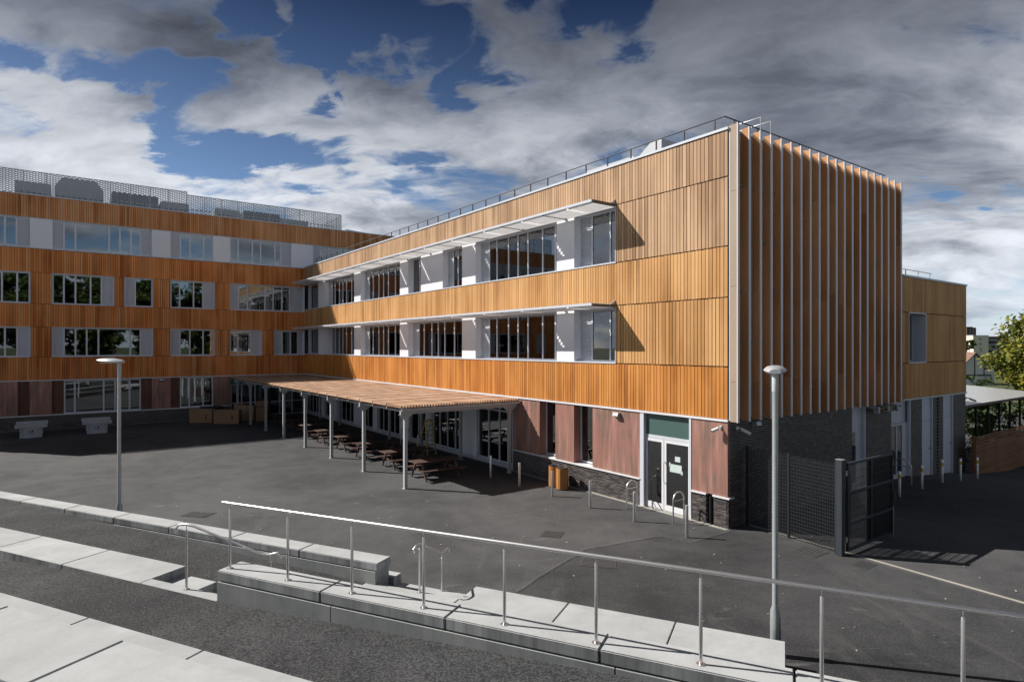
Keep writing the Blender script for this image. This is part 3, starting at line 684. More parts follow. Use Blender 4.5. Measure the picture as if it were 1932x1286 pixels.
# windows per storey: (left, right, mullions, louvres)
FW = {1: [(-25.2, -24.0, [], [(-24.6, -24.0)]), (-22.6, -17.97, [-21.6, -20.6, -19.25], [(-18.63, -17.97)]), (-16.80, -10.97, [-15.53, -14.9, -14.23, -12.35], [(-16.80, -16.17), (-11.72, -10.97)]),
          (-9.82, -6.89, [-8.54, -7.64], [(-9.82, -9.2)]), (-5.77, -3.44, [-5.18], [(-4.21, -3.44)]), (-2.46, -.06, [-1.15], [(-2.46, -1.81), (-.55, -.06)])],
      2: [(-22.6, -17.97, [-21.6, -20.6, -19.4, -18.63], []), (-16.80, -13.35, [-16.17, -15.53, -14.68], [(-14.05, -13.35)]), (-12.69, -10.97, [], [(-12.69, -12.05)]),
          (-9.82, -6.89, [-9.22, -8.29], [(-7.65, -6.89)]), (-5.77, -.06, [-4.47, -3.15, -2.51, -1.82], [(-5.77, -5.12), (-1.21, -.06)])]}
for fl, z0, z1 in ((1, 4.84, 6.80), (2, 8.38, 10.40)):
    prev = BL
    for a, b_, mm, lv in FW[fl]:
        window(block, 'L', a, b_, z0, z1, .14, mm, lv, (.7, (.18, .3, .3, .5)) if fl == 2 else (.12, (.25, .4)), surround=1)
        boards(block, 'L', prev+.03, a-.035, z0+.01-.02, z1+.01, 'timber_russet', pitch=.15, grouped=True)
        part('wall_pier', fbox(MB(), 'L', prev+.03, a-.03, .0, .25, z0-.035, z1+.035), 'backing', block); prev = b_
F3 = [('p', -26.9, -25.6), ('w', -25.6, -19.9, [-24.5, -22.7, -21.9], []), ('w', -19.9, -17.99, [-19.25], [(-18.66, -17.99)]), ('p', -17.99, -16.77), ('w', -16.77, -11.03, [-15.53, -13.61, -12.97, -12.3], [(-16.77, -16.17), (-11.72, -11.03)]), ('p', -11.03, -9.81),
      ('w', -9.81, -6.99, [-8.54, -7.61], [(-9.81, -9.18)]), ('p', -6.99, -5.77), ('w', -5.77, -1.12, [-5.16, -4.11, -3.48, -2.38], [(-1.91, -1.12)]), ('p', -1.12, .68), ('w', .68, 5.6, [1.99, 3.83], [(.68, 1.33)]), ('p', 5.6, 7.2), ('w', 7.2, 11, [8.5, 9.7], [])]
for q in F3:
    if q[0] == 'p': part('white_panel', fbox(MB(), 'L', q[1]+.005, q[2]-.005, -.02, .1, 12.06, 13.98), 'white_panel', block)
    else: window(block, 'L', q[1]+.003, q[2]-.003, 12.06, 13.98, .12, q[3], q[4], (.85, (.25, .3, .3, .45)))
part('sill', fbox(MB(), 'L', BL, BR, -.06, .16, 11.99, 12.055), 'light_metal', block); part('head_trim', fbox(MB(), 'L', BL, BR, -.04, .16, 13.985, 14.02), 'light_metal', block)
part('drip_trim', fbox(MB(), 'L', BL, 0, -.06, .05, 3.235, 3.298), 'white_trim', block)
part('coping', fbox(MB(), 'L', BL, BR, -.06, .4, BT-.065, BT), 'light_metal', block)
part('roof', fbox(MB(), 'L', BL, BR, .41, 14, BT-.5, BT-.3), 'roof_felt', block)
part('back_wall', fbox(MB(), 'L', BL, BR, 13.8, 14.05, 0, BT-.5).box(BR-.2, BR, LB+.41, LB+13.8, 12, BT-.5).box(BL, BL+.2, LB+.41, LB+13.8, 0, BT-.5), 'room_wall', block)
for zf in (.02, 3.32, 6.9, 10.5, 14.1):
    part('floor_slab', fbox(MB(), 'L', BL+.21, BR-.21, .29, 13.79, zf, zf+.25 if zf > 1 else zf+.01), 'room_floor', block)
    part('ceiling', fbox(MB(), 'L', BL+.22, BR-.22, .3, 13.78, zf-.1, zf-.02) if zf > 1 else fbox(MB(), 'L', BL+.22, BR-.22, .5, .55, 0.04, .05), 'room_wall', block)
part('partition', fbox(MB(), 'L', BL+.3, BR-.3, 6.5, 6.6, 0, BT-.6), 'room_wall', block)
for v in (-22, -17.3, -10.4, -6.3, -.6): part('cross_wall', fbox(MB(), 'L', v, v+.12, .4, 6.4, .05, BT-.6), 'room_wall', block)
# ground floor
for a, b_ in ((-26.5, -23), (-20.9, -18.59), (-17.99, -16.82), (-11.02, -9.82), (-6.94, -5.70)): part('copper_panel', fbox(MB(), 'L', a, b_, -.05, .3, .985, 3.23), 'copper', block)
for a, b_ in ((-22.99, -20.91), (-18.585, -17.995), (-16.815, -16.18), (-11.69, -11.025), (-9.815, -9.21)): part('copper_recess', fbox(MB(), 'L', a, b_, .16, .3, .985, 3.23).box(a, b_, LB+.15, LB+.159, 1.75, 1.77).box(a, b_, LB+.15, LB+.159, 2.4, 2.42), 'copper_dark', block)
window(block, 'L', -16.17, -11.70, .985, 3.22, .1, [-15.57, -13.93, -13.25, -12.39], [], fw=.07); window(block, 'L', -9.20, -6.95, .985, 3.22, .1, [-8.58, -7.64], [], fw=.07)
part('window_sill', fbox(MB(), 'L', BL, -5.7, -.09, .3, .915, .98), 'white_trim', block)
part('plinth_base', fbox(MB(), 'L', BL, -5.7, -.12, .0, -.03, .02), 'kerb_concrete', block)
brickwork(block, 'L', -22, -5.7, .02, .914, -.03)
part('teal_fascia', fbox(MB(), 'L', -5.69, -4.9, -.06, .1, 2.62, 3.22), 'teal_sign', block)
window(block, 'L', -5.69, -.05, .03, 2.6, .1, [-4.9, -3.9, -3.0, -2.0, -1.0], [], fw=.07, trans=1.1); part('fascia', fbox(MB(), 'L', -4.89, -.05, .0, .12, 2.62, 3.22), 'light_metal', block)
# screens, plant and rails on the roof
for (a, b_, zt, d) in ((-26.9, -8.6, 17.30, 1.0), (-8.6, 3.5, 17.08, 1.0)):
    scr = solo('plant_screen', MB().box(a, b_, LB+d-.03, LB+d+.03, BT-.02, BT+.05), 'galvanised', 'taller run of expanded-metal screen round the roof plant at the far left' if a < -20 else 'lower run of expanded-metal screen ending above the inner corner of the courtyard', 'screen', SF, a, LB+d, BT-.3)
    ORG[scr.name] = (a, LB+d, BT-.3)
    nn = int((b_-a)/1.15); s = (b_-a)/nn
    for k in range(nn+1):
        part('post', MB().box(a+k*s-.02, a+k*s+.02, LB+d-.02, LB+d+.04, BT-.3, zt), 'galvanised', scr)
        if k < nn: part('mesh_panel', MB().box(a+k*s+.021, a+(k+1)*s-.021, LB+d, LB+d+.004, BT+.06, zt-.04), 'expanded_metal', scr)
    part('top_rail', MB().box(a, b_, LB+d-.022, LB+d+.022, zt-.039, zt+.01), 'galvanised', scr)
    if a > -20:
        for k in range(7):
            part('post', MB().box(b_-.02, b_+.02, LB+d+1.2+k*1.2, LB+d+1.24+k*1.2, BT-.3, zt), 'galvanised', scr)
            part('mesh_panel', MB().box(b_-.002, b_+.002, LB+d+.05+k*1.2, LB+d+1.19+k*1.2, BT+.06, zt-.04), 'expanded_metal', scr)
for nm, (a, b_), y0, y1, zt, mt, lab in (
    ('roof_unit', (-18.9, -16.9), 3, 5.5, 17.0, 'plant_steel', 'small pale plant unit at the far left behind the roof screen'),
    ('roof_unit', (-16.7, -13.8), 3, 6, 17.6, 'plant_steel', 'tallest pale plant unit with sloping shoulders behind the roof screen'),
    ('roof_unit', (-13.3, -10.3), 3, 6, 17.05, 'plant_dark', 'long dark louvred plant unit in the middle of the roof'),
    ('roof_unit', (-10.1, -8.2), 3, 5.5, 16.8, 'plant_steel', 'pale plant unit beside the end of the taller roof screen'),
    ('roof_unit', (-6.3, -4.4), 3, 5.5, 16.75, 'plant_steel', 'pale plant unit behind the lower roof screen'),
    ('roof_unit', (-4.1, -1.2), 3, 5.5, 16.85, 'plant_dark', 'dark louvred plant unit behind the lower roof screen'),
    ('roof_unit', (-1.1, 1.4), 3.4, 5.5, 16.65, 'plant_steel', 'pale plant unit nearest the right end of the lower roof screen')):
    m_ = MB(); zb = BT-.3; hz = zt-zb
    m_.prism([(a, zb), (b_, zb), (b_, zt-(.28 if zt > 17.3 else .04)*hz), (b_-(.45 if zt > 17.3 else .08), zt), (a+(.45 if zt > 17.3 else .08), zt), (a, zt-(.28 if zt > 17.3 else .04)*hz)], 1, LB+y0, LB+y1)
    o = solo(nm, m_, mt, lab, 'roof unit', SF, a, LB+y0, zb, 'plant units on the block roof')
    s = MB()
    for k in range(6): s.box(a+.1, b_-.1, LB+y0-.03, LB+y0-.005, zb+.15+k*.16, zb+.22+k*.16)
    part('louvre_slat', s, 'plant_dark', o, 'stuff')
rl = MB(); rl.tube([(-13, LB+1.6, BT+.55), (3, LB+1.6, BT+.55)], .025, 6)
for k in range(9): rl.box(-13+k*2-.02, -13+k*2+.02, LB+1.58, LB+1.62, BT-.3, BT+.54)
part('roof_rail', rl, 'galvanised', block)
part('roof_skylight', MB().prism([(3.9, BT-.3), (7.0, BT-.3), (7.0, BT+.1), (3.9, BT+.28)], 1, LB+.8, LB+3), 'plant_steel', block)

# ------------------------------------------------------------------ canopy
can = thing('canopy', 'long flat canopy of timber battens on slim grey posts along the wing', 'canopy', SF, -3, 10.5, 0)
CU0, CU1, CV0, CV1, CZ = 10.4, LB-.08, -5.76, -.05, 3.12
part('deck_sheet', MB().box(CV0+.06, CV1, CU0+.05, CU1, CZ, CZ+.02), 'dark_steel', can)
NB = 46; pv = (CV1-CV0)/NB; sec = 1.37; ns = int((CU1-CU0)/sec)+1
bm_ = shared(MB().box(0, pv*.52, 0, sec-.07, 0, .09), 'batten', 'batten_timber'); J = MB()
for s_ in range(ns):
    for k in range(NB):
        v = CV0+k*pv; u = CU0+s_*sec; e = min(u+sec-.07, CU1)
        if e-u < .1: continue
        if s_ < 6 and e-u > sec-.08: inst('batten', bm_, can, (v, u+random.uniform(-.006, .006), CZ+.022+random.uniform(0, .004)))
        else: J.box(v, v+pv*.52, u, e, CZ+.022, CZ+.112)
part('battens', J, 'batten_timber', can, 'stuff')
for s_ in range(1, ns):
    u = CU0+s_*sec-.055; part('joint_bar', MB().box(CV0+.01, CV1, u, u+.035, CZ+.10, CZ+.122), 'plant_dark', can)
for s_ in range(ns+1):
    u = min(CU0+s_*sec-.05, CU1-.05); part('joist', MB().box(CV0+.02, CV1, u, u+.05, CZ-.10, CZ-.003), 'batten_timber' if s_ else 'post_grey', can)
pm1 = shared(MB().box(-.065, .065, -.065, .065, 0, 2.88), 'post', 'post_grey')
for k in range(8):
    u = 10.59+4.06*k
    for v in (-5.48, -.49):
        inst('post', pm1, can, (v, u, 0)); part('base_plate', MB().box(v-.1, v+.1, u-.1, u+.1, .001, .012), 'post_grey', can)
    part('cross_beam', MB().box(-5.70, -.1, u-.05, u+.05, 2.88, CZ-.101), 'post_grey', can)
    for v, sg in ((-5.48, 1), (-5.48, -1), (-.49, -1), (-.49, 1)):
        ext = .26 if not (v < -5 and sg < 0) else .24
        if v > -1 and sg > 0: ext = .3
        part('haunch', MB().prism([(v+sg*.066, 2.68), (v+sg*.066, 2.879), (v+sg*(.066+ext), 2.879)], 1, u-.03, u+.03), 'post_grey', can)
part('edge_beam', MB().box(-5.53, -5.43, 10.65, CU1, 2.95, 3.03), 'post_grey', can)

# ------------------------------------------------------------------ picnic tables under the canopy
def picnic(u):
    tb = thing('picnic_table', None, 'table', SF, -3.52, u, 0, 'picnic tables under the canopy')
    v0, v1 = -4.62, -2.42
    for k in range(5): bev(part('top_plank', MB().box(v0, v1, u-.375+k*.152, u-.375+k*.152+.142, .715, .75), 'table_brown', tb), .004)
    for s_ in (-1, 1):
        for k in range(2): bev(part('bench_plank', MB().box(v0, v1, u+s_*.66-.14+k*.145, u+s_*.66-.005+k*.145, .415, .45), 'table_brown', tb), .004)
    for v in (v0+.28, v1-.34):
        for s_ in (-1, 1):
            part('leg', MB().prism([(u+s_*.62, 0), (u+s_*.71, 0), (u+s_*.30, .714), (u+s_*.21, .714)], 0, v, v+.06), 'table_brown', tb)
        part('cross_bar', MB().box(v+.061, v+.10, u-.82, u+.82, .32, .414), 'table_brown', tb)
        part('top_batten', MB().box(v+.061, v+.10, u-.36, u+.36, .62, .714), 'table_brown', tb)
    return tb
ORD = ['first', 'second', 'third', 'fourth', 'fifth', 'sixth', 'seventh', 'eighth', 'ninth', 'tenth']
tb0 = picnic(11.8)
for k in range(8):
    o = tb0 if k == 0 else copy_tree(tb0)
    o.location = SF.w(-3.52+random.uniform(-.05, .05), 11.8+2.94*k, 0)
    o['label'] = 'brown picnic table with fixed benches, %s from the open end of the canopy' % ('nearest' if k == 0 else ORD[k])

# ------------------------------------------------------------------ small things on the courtyard
def bollard(v, u, label, group, z=0, band=False, h=.93):
    o = solo('bollard', MB().lathe(v, u, [(.05, z-.02), (.05, z+h-.012), (.045, z+h), (.0, z+h)], 14), 'steel', label, 'bollard', SF, v, u, z, group); smooth(o)
    if band:
        part('reflective_band', MB().lathe(v, u, [(.052, z+h-.26), (.052, z+h-.12)], 14), 'band_yellow', o)
    return o
names_a = ['beside the entrance door, nearest the corner of the building', 'in front of the near steel hoop left of the entrance', 'in front of the copper panels between bins and door', 'standing before the twin slatted bins',
           'just outside the end of the canopy shadow', 'in the canopy shade before the glazed wall']
for k in range(6): bollard(-1.67, .25+2.01*k, 'plain steel bollard ' + names_a[k], 'steel bollards along the wing')
names_b = ['beside the open gate leaf', 'second from the gate', 'third from the gate', 'fourth from the gate, before the annex brick', 'furthest from the gate by the timber fence']
for k in range(5):
    v = 8.6+2*k; bollard(v, -1.3, 'steel bollard with yellow band, ' + names_b[k], 'yellow banded bollards by the side doors', yard_z(v), True)
def hoop(x0, y0, x1, y1, h, label, z=0):
    p = Vector((x0, y0, 0)); q = Vector((x1, y1, 0)); d = (q-p); L = d.length; d.normalize(); r = L/2; c = (p+q)/2
    pts = [(p.x, p.y, z), (p.x, p.y, z+h-r)] + [tuple(c + d*(-r*math.cos(a)) + Vector((0, 0, z+h-r+r*math.sin(a)))) for a in np.linspace(.25, math.pi-.25, 8)] + [(q.x, q.y, z+h-r), (q.x, q.y, z)]
    o = smooth(solo('guard_hoop', MB().tube(pts, .025, 10), 'steel', label, 'hoop barrier', SF, x0, y0, z, 'steel hoops guarding the doors'))
    part('cross_bar', MB().tube([(p.x, p.y, z+h*.72), (q.x, q.y, z+h*.72)], .016, 8), 'steel', o)
hoop(-.80, 3.40, -.28, 3.40, .95, 'steel hoop on the left of the entrance door'); hoop(-.86, 1.39, -.34, 1.39, .95, 'steel hoop on the right of the entrance door')
hoop(11.0, -.79, 11.0, -.1, 1.0, 'steel hoop before the grey side door with the amber light')
hoop(-1.0, 18.2, -.45, 18.2, .95, 'steel hoop in the shade under the canopy behind the yellow ladder'); hoop(-1.0, 20.2, -.45, 20.2, .95, 'further steel hoop deep in the canopy shade')
def bin_(v, u, lab):
    o = solo('litter_bin', MB().lathe(v, u, [(.20, 0), (.20, .80), (.215, .82), (.215, .845), (.1, .845), (.1, .80)], 18), 'dark_steel', lab, 'bin', SF, v, u, 0, 'twin slatted bins'); smooth(o)
    for k in range(18):
        a = 2*math.pi*k/18; c, s = math.cos(a), math.sin(a); m_ = MB(); r0, r1, w = .205, .235, .036
        pts = [(v+c*r+(-s)*q, u+s*r+c*q) for r, q in ((r0, -w), (r1, -w), (r1, w), (r0, w))]
        m_.prism(pts, 2, .03, .80); part('slat', m_, 'bin_timber', o)
bin_(-.55, 7.46, 'left of the twin round litter bins clad in orange timber slats'); bin_(-.62, 6.93, 'right of the twin round litter bins clad in orange timber slats')
# cameras and wall lights
def cctv(pts, body0, body1, lab):
    o = solo('security_camera', MB().tube(pts, .02, 8), 'white_plastic', lab, 'camera', SF, *pts[0], 'cameras at the building corners')
    b0, b1 = Vector(body0), Vector(body1); d = (b1-b0).normalized()
    smooth(part('housing', MB().tube([b0, b1], .05, 10), 'white_plastic', o)); part('lens', MB().tube([b1+d*.001, b1+d*.02], .038, 10), 'black_paint', o)
    part('wall_plate', MB().lathe(pts[0][0], pts[0][1], [(.05, pts[0][2]-.05), (.05, pts[0][2]+.05)], 10), 'white_plastic', o)
cctv([(-.03, .24, 3.05), (-.16, .25, 3.06), (-.2, .28, 3.02)], (-.16, .25, 3.03), (-.28, .40, 2.94), 'white bullet camera on the copper panel at the corner')
cctv([(.42, .0, 3.02), (.42, -.14, 3.03), (.44, -.18, 3.0)], (.42, -.15, 3.0), (.62, -.33, 2.86), 'white bullet camera on the brick end wall at the corner')
cctv([(19.4, -.0, 3.0), (19.45, -.16, 3.0), (19.5, -.18, 2.96)], (19.45, -.16, 2.97), (19.75, -.3, 2.86), 'grey bullet camera at the far corner of the annex')
def wall_light(fr_pts, lab, base):
    solo('wall_light', MB().prism(*fr_pts), 'galvanised', lab, 'wall light', SF, *base, 'wall lights')
wall_light(([(-.03, 3.13), (-.16, 3.13), (-.20, 3.02), (-.03, 2.93)], 1, 4.42, 4.66), 'small grey wedge light on the wide copper panel', (-.03, 4.5, 3.0))
wall_light(([(0, 3.16), (-.16, 3.16), (-.2, 3.05), (0, 2.96)], 0, 1.2, 1.45), 'dark wedge light on the end wall under the first fins', (1.3, 0, 3.0))
for v, lab in ((-20.3, 'wedge light on the leftmost copper panel of the back block'), (-10.4, 'wedge light on the copper panel right of the wide ground window')):
    wall_light(([(LB-.05, 3.15), (LB-.22, 3.15), (LB-.26, 3.04), (LB-.05, 2.93)], 0, v-.15, v+.15), lab, (v, LB-.05, 3.0))
po = solo('pipe_stub', MB().tube([(9.0, -.33, 3.08), (11.1, -.34, 3.12)], .045, 8), 'copper_dark', 'pair of brown pipes slung on brackets below the last fins', 'pipe', SF, 9, -.33, 3.0)
part('lower_pipe', MB().tube([(9.3, -.4, 2.99), (10.7, -.4, 3.0)], .035, 8), 'copper_dark', po)
for v in (9.05, 9.9, 10.7): part('clamp', MB().box(v-.05, v+.05, -.42, .0, 3.13, 3.2).box(v-.05, v+.05, -.43, -.24, 2.94, 3.129), 'galvanised', po)
# iron covers
for (x, y, w, l, rz, lab) in ((-10.29, 20.08, .9, .6, -.2, 'iron grating in the asphalt beyond the low wall at left'), (1.18, 17.98, .6, .6, -.3, 'square iron cover in the middle of the courtyard'),
                             (7.97, 16.44, .75, .75, .62, 'large dark iron cover beside the mesh fence'), (8.85, 15.44, .6, .45, .62, 'small dark drain grating beside the gate post kerb'), (2.2, 15.6, .9, .7, -.2, 'dark rectangular cover behind the long handrail')):
    o = solo('drain_cover', MB().box(-w/2, w/2, -l/2, l/2, .006, .013), 'iron_cover', lab, 'drain cover', WF, x, y, 0, 'iron covers set in the asphalt', rz=rz)
    s = MB()
    for k in range(6): s.box(-w/2+.04, w/2-.04, -l/2+.05+k*(l-.1)/6, -l/2+.05+(k+.55)*(l-.1)/6, .0135, .02)
    me = s.mesh('bar'); me.materials.append(MATS['iron_cover']); q = bpy.data.objects.new('grating_bars', me); COL.objects.link(q); q.parent = o; q['kind'] = 'stuff'
# lamp posts
def lamp(x, y, rz, lab):
    o = thing('street_lamp', lab, 'lamp post', WF, x, y, 0, 'courtyard lamp posts', rz=rz); ORG[o.name] = (0, 0, 0)
    smooth(part('post', MB().lathe(0, 0, [(.085, 0), (.085, .80), (.052, .90), (.05, 4.86)], 16), 'galvanised', o))
    smooth(part('sleeve', MB().lathe(0, 0, [(.056, 4.70), (.056, 5.0), (.045, 5.02)], 14), 'post_grey', o))
    hd = MB(); sec_ = [(-.12, .10, 5.03, 5.10), (-.02, .15, 5.02, 5.13), (.2, .2, 5.03, 5.16), (.42, .185, 5.06, 5.16), (.58, .12, 5.09, 5.14), (.66, .03, 5.11, 5.12)]
    vs = []; n_ = 10
    for x_, w, zb, zt in sec_:
        zm = (zb*.65+zt*.35)
        vs += [(x_, -w, zm), (x_, -w*.75, zm+(zt-zm)*.65), (x_, -w*.3, zt), (x_, w*.3, zt), (x_, w*.75, zm+(zt-zm)*.65), (x_, w, zm), (x_, w*.8, zb), (x_, w*.3, zb-.004), (x_, -w*.3, zb-.004), (x_, -w*.8, zb)]
    fs = [tuple(range(n_))] + [tuple(range((len(sec_)-1)*n_, len(sec_)*n_))[::-1]]
    for i in range(len(sec_)-1):
        for k in range(n_): fs.append((i*n_+k, (i+1)*n_+k, (i+1)*n_+(k+1) % n_, i*n_+(k+1) % n_))
    h_ = smooth(part('lamp_head', hd.add(vs, fs), 'plant_steel', o), 50)
    part('diffuser', MB().box(.05, .5, -.11, .11, 5.022, 5.036), 'white_plastic', h_)
    part('door_panel', MB().box(-.04, .04, -.093, -.084, .25, .7), 'galvanised', o)
lamp(-11.58, 18.03, math.pi, 'slim galvanised lamp post behind the low wall at left, its flat head pointing left')
lamp(4.69, 10.9, R(67), 'slim galvanised lamp post by the landing before the fin-clad end wall')
# table-tennis tables
def text(s, size, mat, loc, rot, parent, name='lettering'):
    c = bpy.data.curves.new(name, 'FONT'); c.body = s; c.size = size; c.align_x = 'CENTER'; c.align_y = 'CENTER'; c.extrude = .001
    o = bpy.data.objects.new(name, c); COL.objects.link(o); c.materials.append(MATS[mat]); bpy.context.view_layer.update()
    me = bpy.data.meshes.new_from_object(o.evaluated_get(bpy.context.evaluated_depsgraph_get())); bpy.data.objects.remove(o)
    o = bpy.data.objects.new(name, me); COL.objects.link(o); o.parent = parent; o.location = loc; o.rotation_euler = rot; o['kind'] = 'stuff'; return o
def pingpong(v, u, lab):
    o = thing('table_tennis_table', lab, 'game table', SF, v, u, 0, 'outdoor table-tennis tables')
    bev(part('top', MB().box(v-.78, v+.78, u, u+2.74, .70, .76), 'table_grey', o), .01)
    for e in (u-.001, u+2.741-.04): part('edge_band', MB().box(v-.79, v+.79, e-.02, e+.03, .60, .699), 'table_grey', o)
    for y in (u+.12, u+1.9):
        pts = [(v-.44+.88*k/8, y-.10*math.sin(math.pi*k/8)) for k in range(9)]; pts += [(a, b_+.5) for a, b_ in reversed(pts)]
        smooth(part('pedestal', MB().prism(pts, 2, 0, .69), 'table_grey', o), 30)
        for s_ in (-1, 1): bev(part('pillar', MB().box(v+s_*.49-.05, v+s_*.49+.05, y-.06, y+.56, 0, .70), 'table_grey', o), .015)
    part('net', MB().box(v-.78, v+.78, u+1.36, u+1.38, .761, .90), 'plant_steel', o)
    m_ = MB(); zz = .40; y = u+.12-.108
    m_.prism([(v-.16, zz), (v-.06, zz+.05), (v-.1, zz+.0), (v-.03, zz-.05), (v-.12, zz-.03)], 1, y-.004, y); m_.prism([(v-.03, zz-.06), (v+.06, zz-.06), (v+.13, zz+.06), (v+.17, zz+.07), (v+.03, zz+.06), (v+.02, zz+.0)], 1, y-.004, y)
    part('emblem', m_, 'ink', o)
    text('cornilleau', .085, 'ink', (0, .12-.112, .26), (R(90), 0, 0), o)
pingpong(-17.77, 35.95, 'left of the two grey table-tennis tables before the brick plinth'); pingpong(-14.46, 35.85, 'right of the two grey table-tennis tables, nearer the cardboard boxes')
# cardboard boxes
def carton(v, u, rz, w, d, h, lab, marks=True, slope=0):
    o = thing('cardboard_box', lab, 'box', SF, v, u, 0, 'cardboard boxes by the canopy', rz=rz); ORG[o.name] = (0, 0, 0)
    bev(part('carton', MB().prism([(0, 0), (w, 0), (w, h-slope), (0, h)], 1, 0, d), 'card', o), .01)
    part('tape', MB().box(.02, w-.02, d*.45, d*.55, h+.001, h+.004) if not slope else MB().box(w*.45, w*.55, -.004, -.001, .03, h-slope-.05), 'kerb_concrete', o)
    if marks:
        part('print_mark', MB().box(w*.66, w*.73, -.004, -.001, h*.56, h*.62).box(w*.75, w*.82, -.004, -.001, h*.56, h*.62), 'ink', o, 'stuff'); part('print_ring', MB().prism([(w*.74+.07*math.cos(a), h*.42+.07*math.sin(a)) for a in np.linspace(0, 2*math.pi, 11)[:-1]], 1, -.004, -.001), 'ink', o)
        part('print_line', MB().box(w*.56, w*.95, -.004, -.001, h*.24, h*.255).box(w*.06, w*.38, -.004, -.001, h*.72, h*.728).box(w*.38, w*.385, -.004, -.001, h*.3, h*.72), 'ink', o, 'stuff')
        text('CORNILLEAU', .1, 'ink', (w*.24, -.004, h*.88), (R(90), 0, 0), o)
    return o
carton(-8.85, 38.55, R(-36), 1.66, .5, .98, 'left large brown cardboard box with dark print, against the brick plinth')
carton(-7.56, 36.78, R(-36), 1.80, .5, .98, 'front large brown cardboard box with dark print, nearest the camera of the group')
carton(-6.05, 37.6, R(-30), 1.45, .4, 1.25, 'tall slanting cardboard box behind the canopy post', False, .12)
carton(-4.75, 36.5, R(-20), .75, .6, 1.0, 'upright cardboard box just inside the canopy', False)
carton(-4.3, 38.3, R(-36), .9, .6, 1.35, 'cardboard box deep under the canopy at the back', False)
pl = solo('pallet_stack', MB().box(-8.0, -6.55, 38.3, 39.5, .9, 1.06), 'black_paint', 'dark flat pack lying on boxes against the wall', 'pack', SF, -7.3, 38.9, .9)
part('support_carton', MB().box(-7.9, -6.7, 38.4, 39.4, 0, .899), 'card', pl)
# yellow step ladder
ld = thing('step_ladder', 'yellow folding step ladder standing open under the canopy by the glazing', 'ladder', SF, -1.0, 17.1, 0)
ap = (-.95, 17.05, 1.68)
for dv in (-.22, .22):
    part('front_rail', MB().tube([(-1.05+dv*1.15, 16.55, 0), (ap[0]+dv*.7, ap[1]-.06, ap[2])], .03, 6), 'ladder_yellow', ld)
    part('rear_rail', MB().tube([(-1.05+dv*1.15, 17.75, 0), (ap[0]+dv*.7, ap[1]+.06, ap[2])], .026, 6), 'ladder_yellow', ld)
for k in range(6):
    f_ = (k+1)/7; part('tread', MB().box(-1.25+.06*f_, -.79-.0*f_, 16.53+.44*f_, 16.62+.44*f_, 1.68*f_-.015, 1.68*f_+.015), 'galvanised', ld)
part('top_cap', MB().box(-1.13, -.77, 16.93, 17.17, 1.68, 1.73), 'band_yellow', ld)
# mesh fence and gate
def rigid_mesh(parent, name, p, q, z0, z1, pitch=.05, hp=.2, wr=.005):
    m_ = MB(); P_, Q_ = Vector((*p, 0)), Vector((*q, 0)); L = (Q_-P_).length; d = (Q_-P_)/L; nrm = Vector((-d.y, d.x, 0)); n_ = int(L/pitch)
    for k in range(n_+1):
        c = P_+d*(L*k/n_); a = d*wr*.6; e = nrm*wr*.6
        vs = [c-a-e, c+a-e, c+a+e, c-a+e]; m_.prism([(x.x, x.y) for x in vs], 2, z0, z1)
    z = z0+.02
    while z < z1:
        for s_ in (-1, 1):
            o_ = nrm*(.008*s_); vs = [P_+o_-nrm*.004, Q_+o_-nrm*.004, Q_+o_+nrm*.004, P_+o_+nrm*.004]; m_.prism([(x.x, x.y) for x in vs], 2, z, z+.008)
        z += hp
    return part(name, m_, 'dark_steel', parent, 'stuff')
fe = thing('mesh_fence', 'black rigid mesh fence running from the brick corner to the gate post', 'fence', SF, .5, -1.6, 0)
fp = [(.78, -.12), (.66, -1.52), (.42, -2.98)]
for x, y in fp: part('post', MB().box(x-.03, x+.03, y-.03, y+.03, 0, 2.45), 'black_paint', fe)
for (p, q) in ((fp[0], fp[1]), (fp[1], fp[2])): rigid_mesh(fe, 'mesh_infill', p, q, .08, 2.40, .05, .1, .009)
gp = thing('gate', 'dark open gate of framed mesh hung on a thick slate post', 'gate', SF, .35, -3.1, 0)
bev(part('gate_post', MB().box(.27, .43, -3.2, -3.03, 0, 2.52), 'slate_paint', gp), .01)
part('cap', MB().box(.26, .44, -3.21, -3.02, 2.521, 2.535), 'galvanised', gp)
g0, g1, gu = .50, 3.22, -3.22
fr_ = MB()
for z in (.10, .80, 1.62, 2.38): fr_.box(g0, g1, gu-.03, gu+.03, z, z+.06)
for v in (g0, (g0+g1)/2-.03, g1-.06): fr_.box(v, v+.06, gu-.031, gu+.031, .101, 2.439)
part('leaf_frame', fr_, 'slate_paint', gp)
rigid_mesh(gp, 'mesh_infill', (g0+.06, gu), (g1-.06, gu), .16, 2.38, .05, .2, .008)
part('privacy_sheet', MB().box((g0+g1)/2-.25, g1-.06, gu+.014, gu+.02, .17, 2.37), 'black_paint', gp)
for z in (.35, 2.1): part('hinge', MB().cyl(.465, gu, z, z+.14, .03, 8), 'galvanised', gp)
part('lock_box', MB().box(g1-.02, g1+.1, gu-.05, gu+.05, 1.0, 1.3), 'black_paint', gp); part('drop_bolt', MB().cyl(g1-.05, gu-.05, .0, .9, .014, 8), 'galvanised', gp)

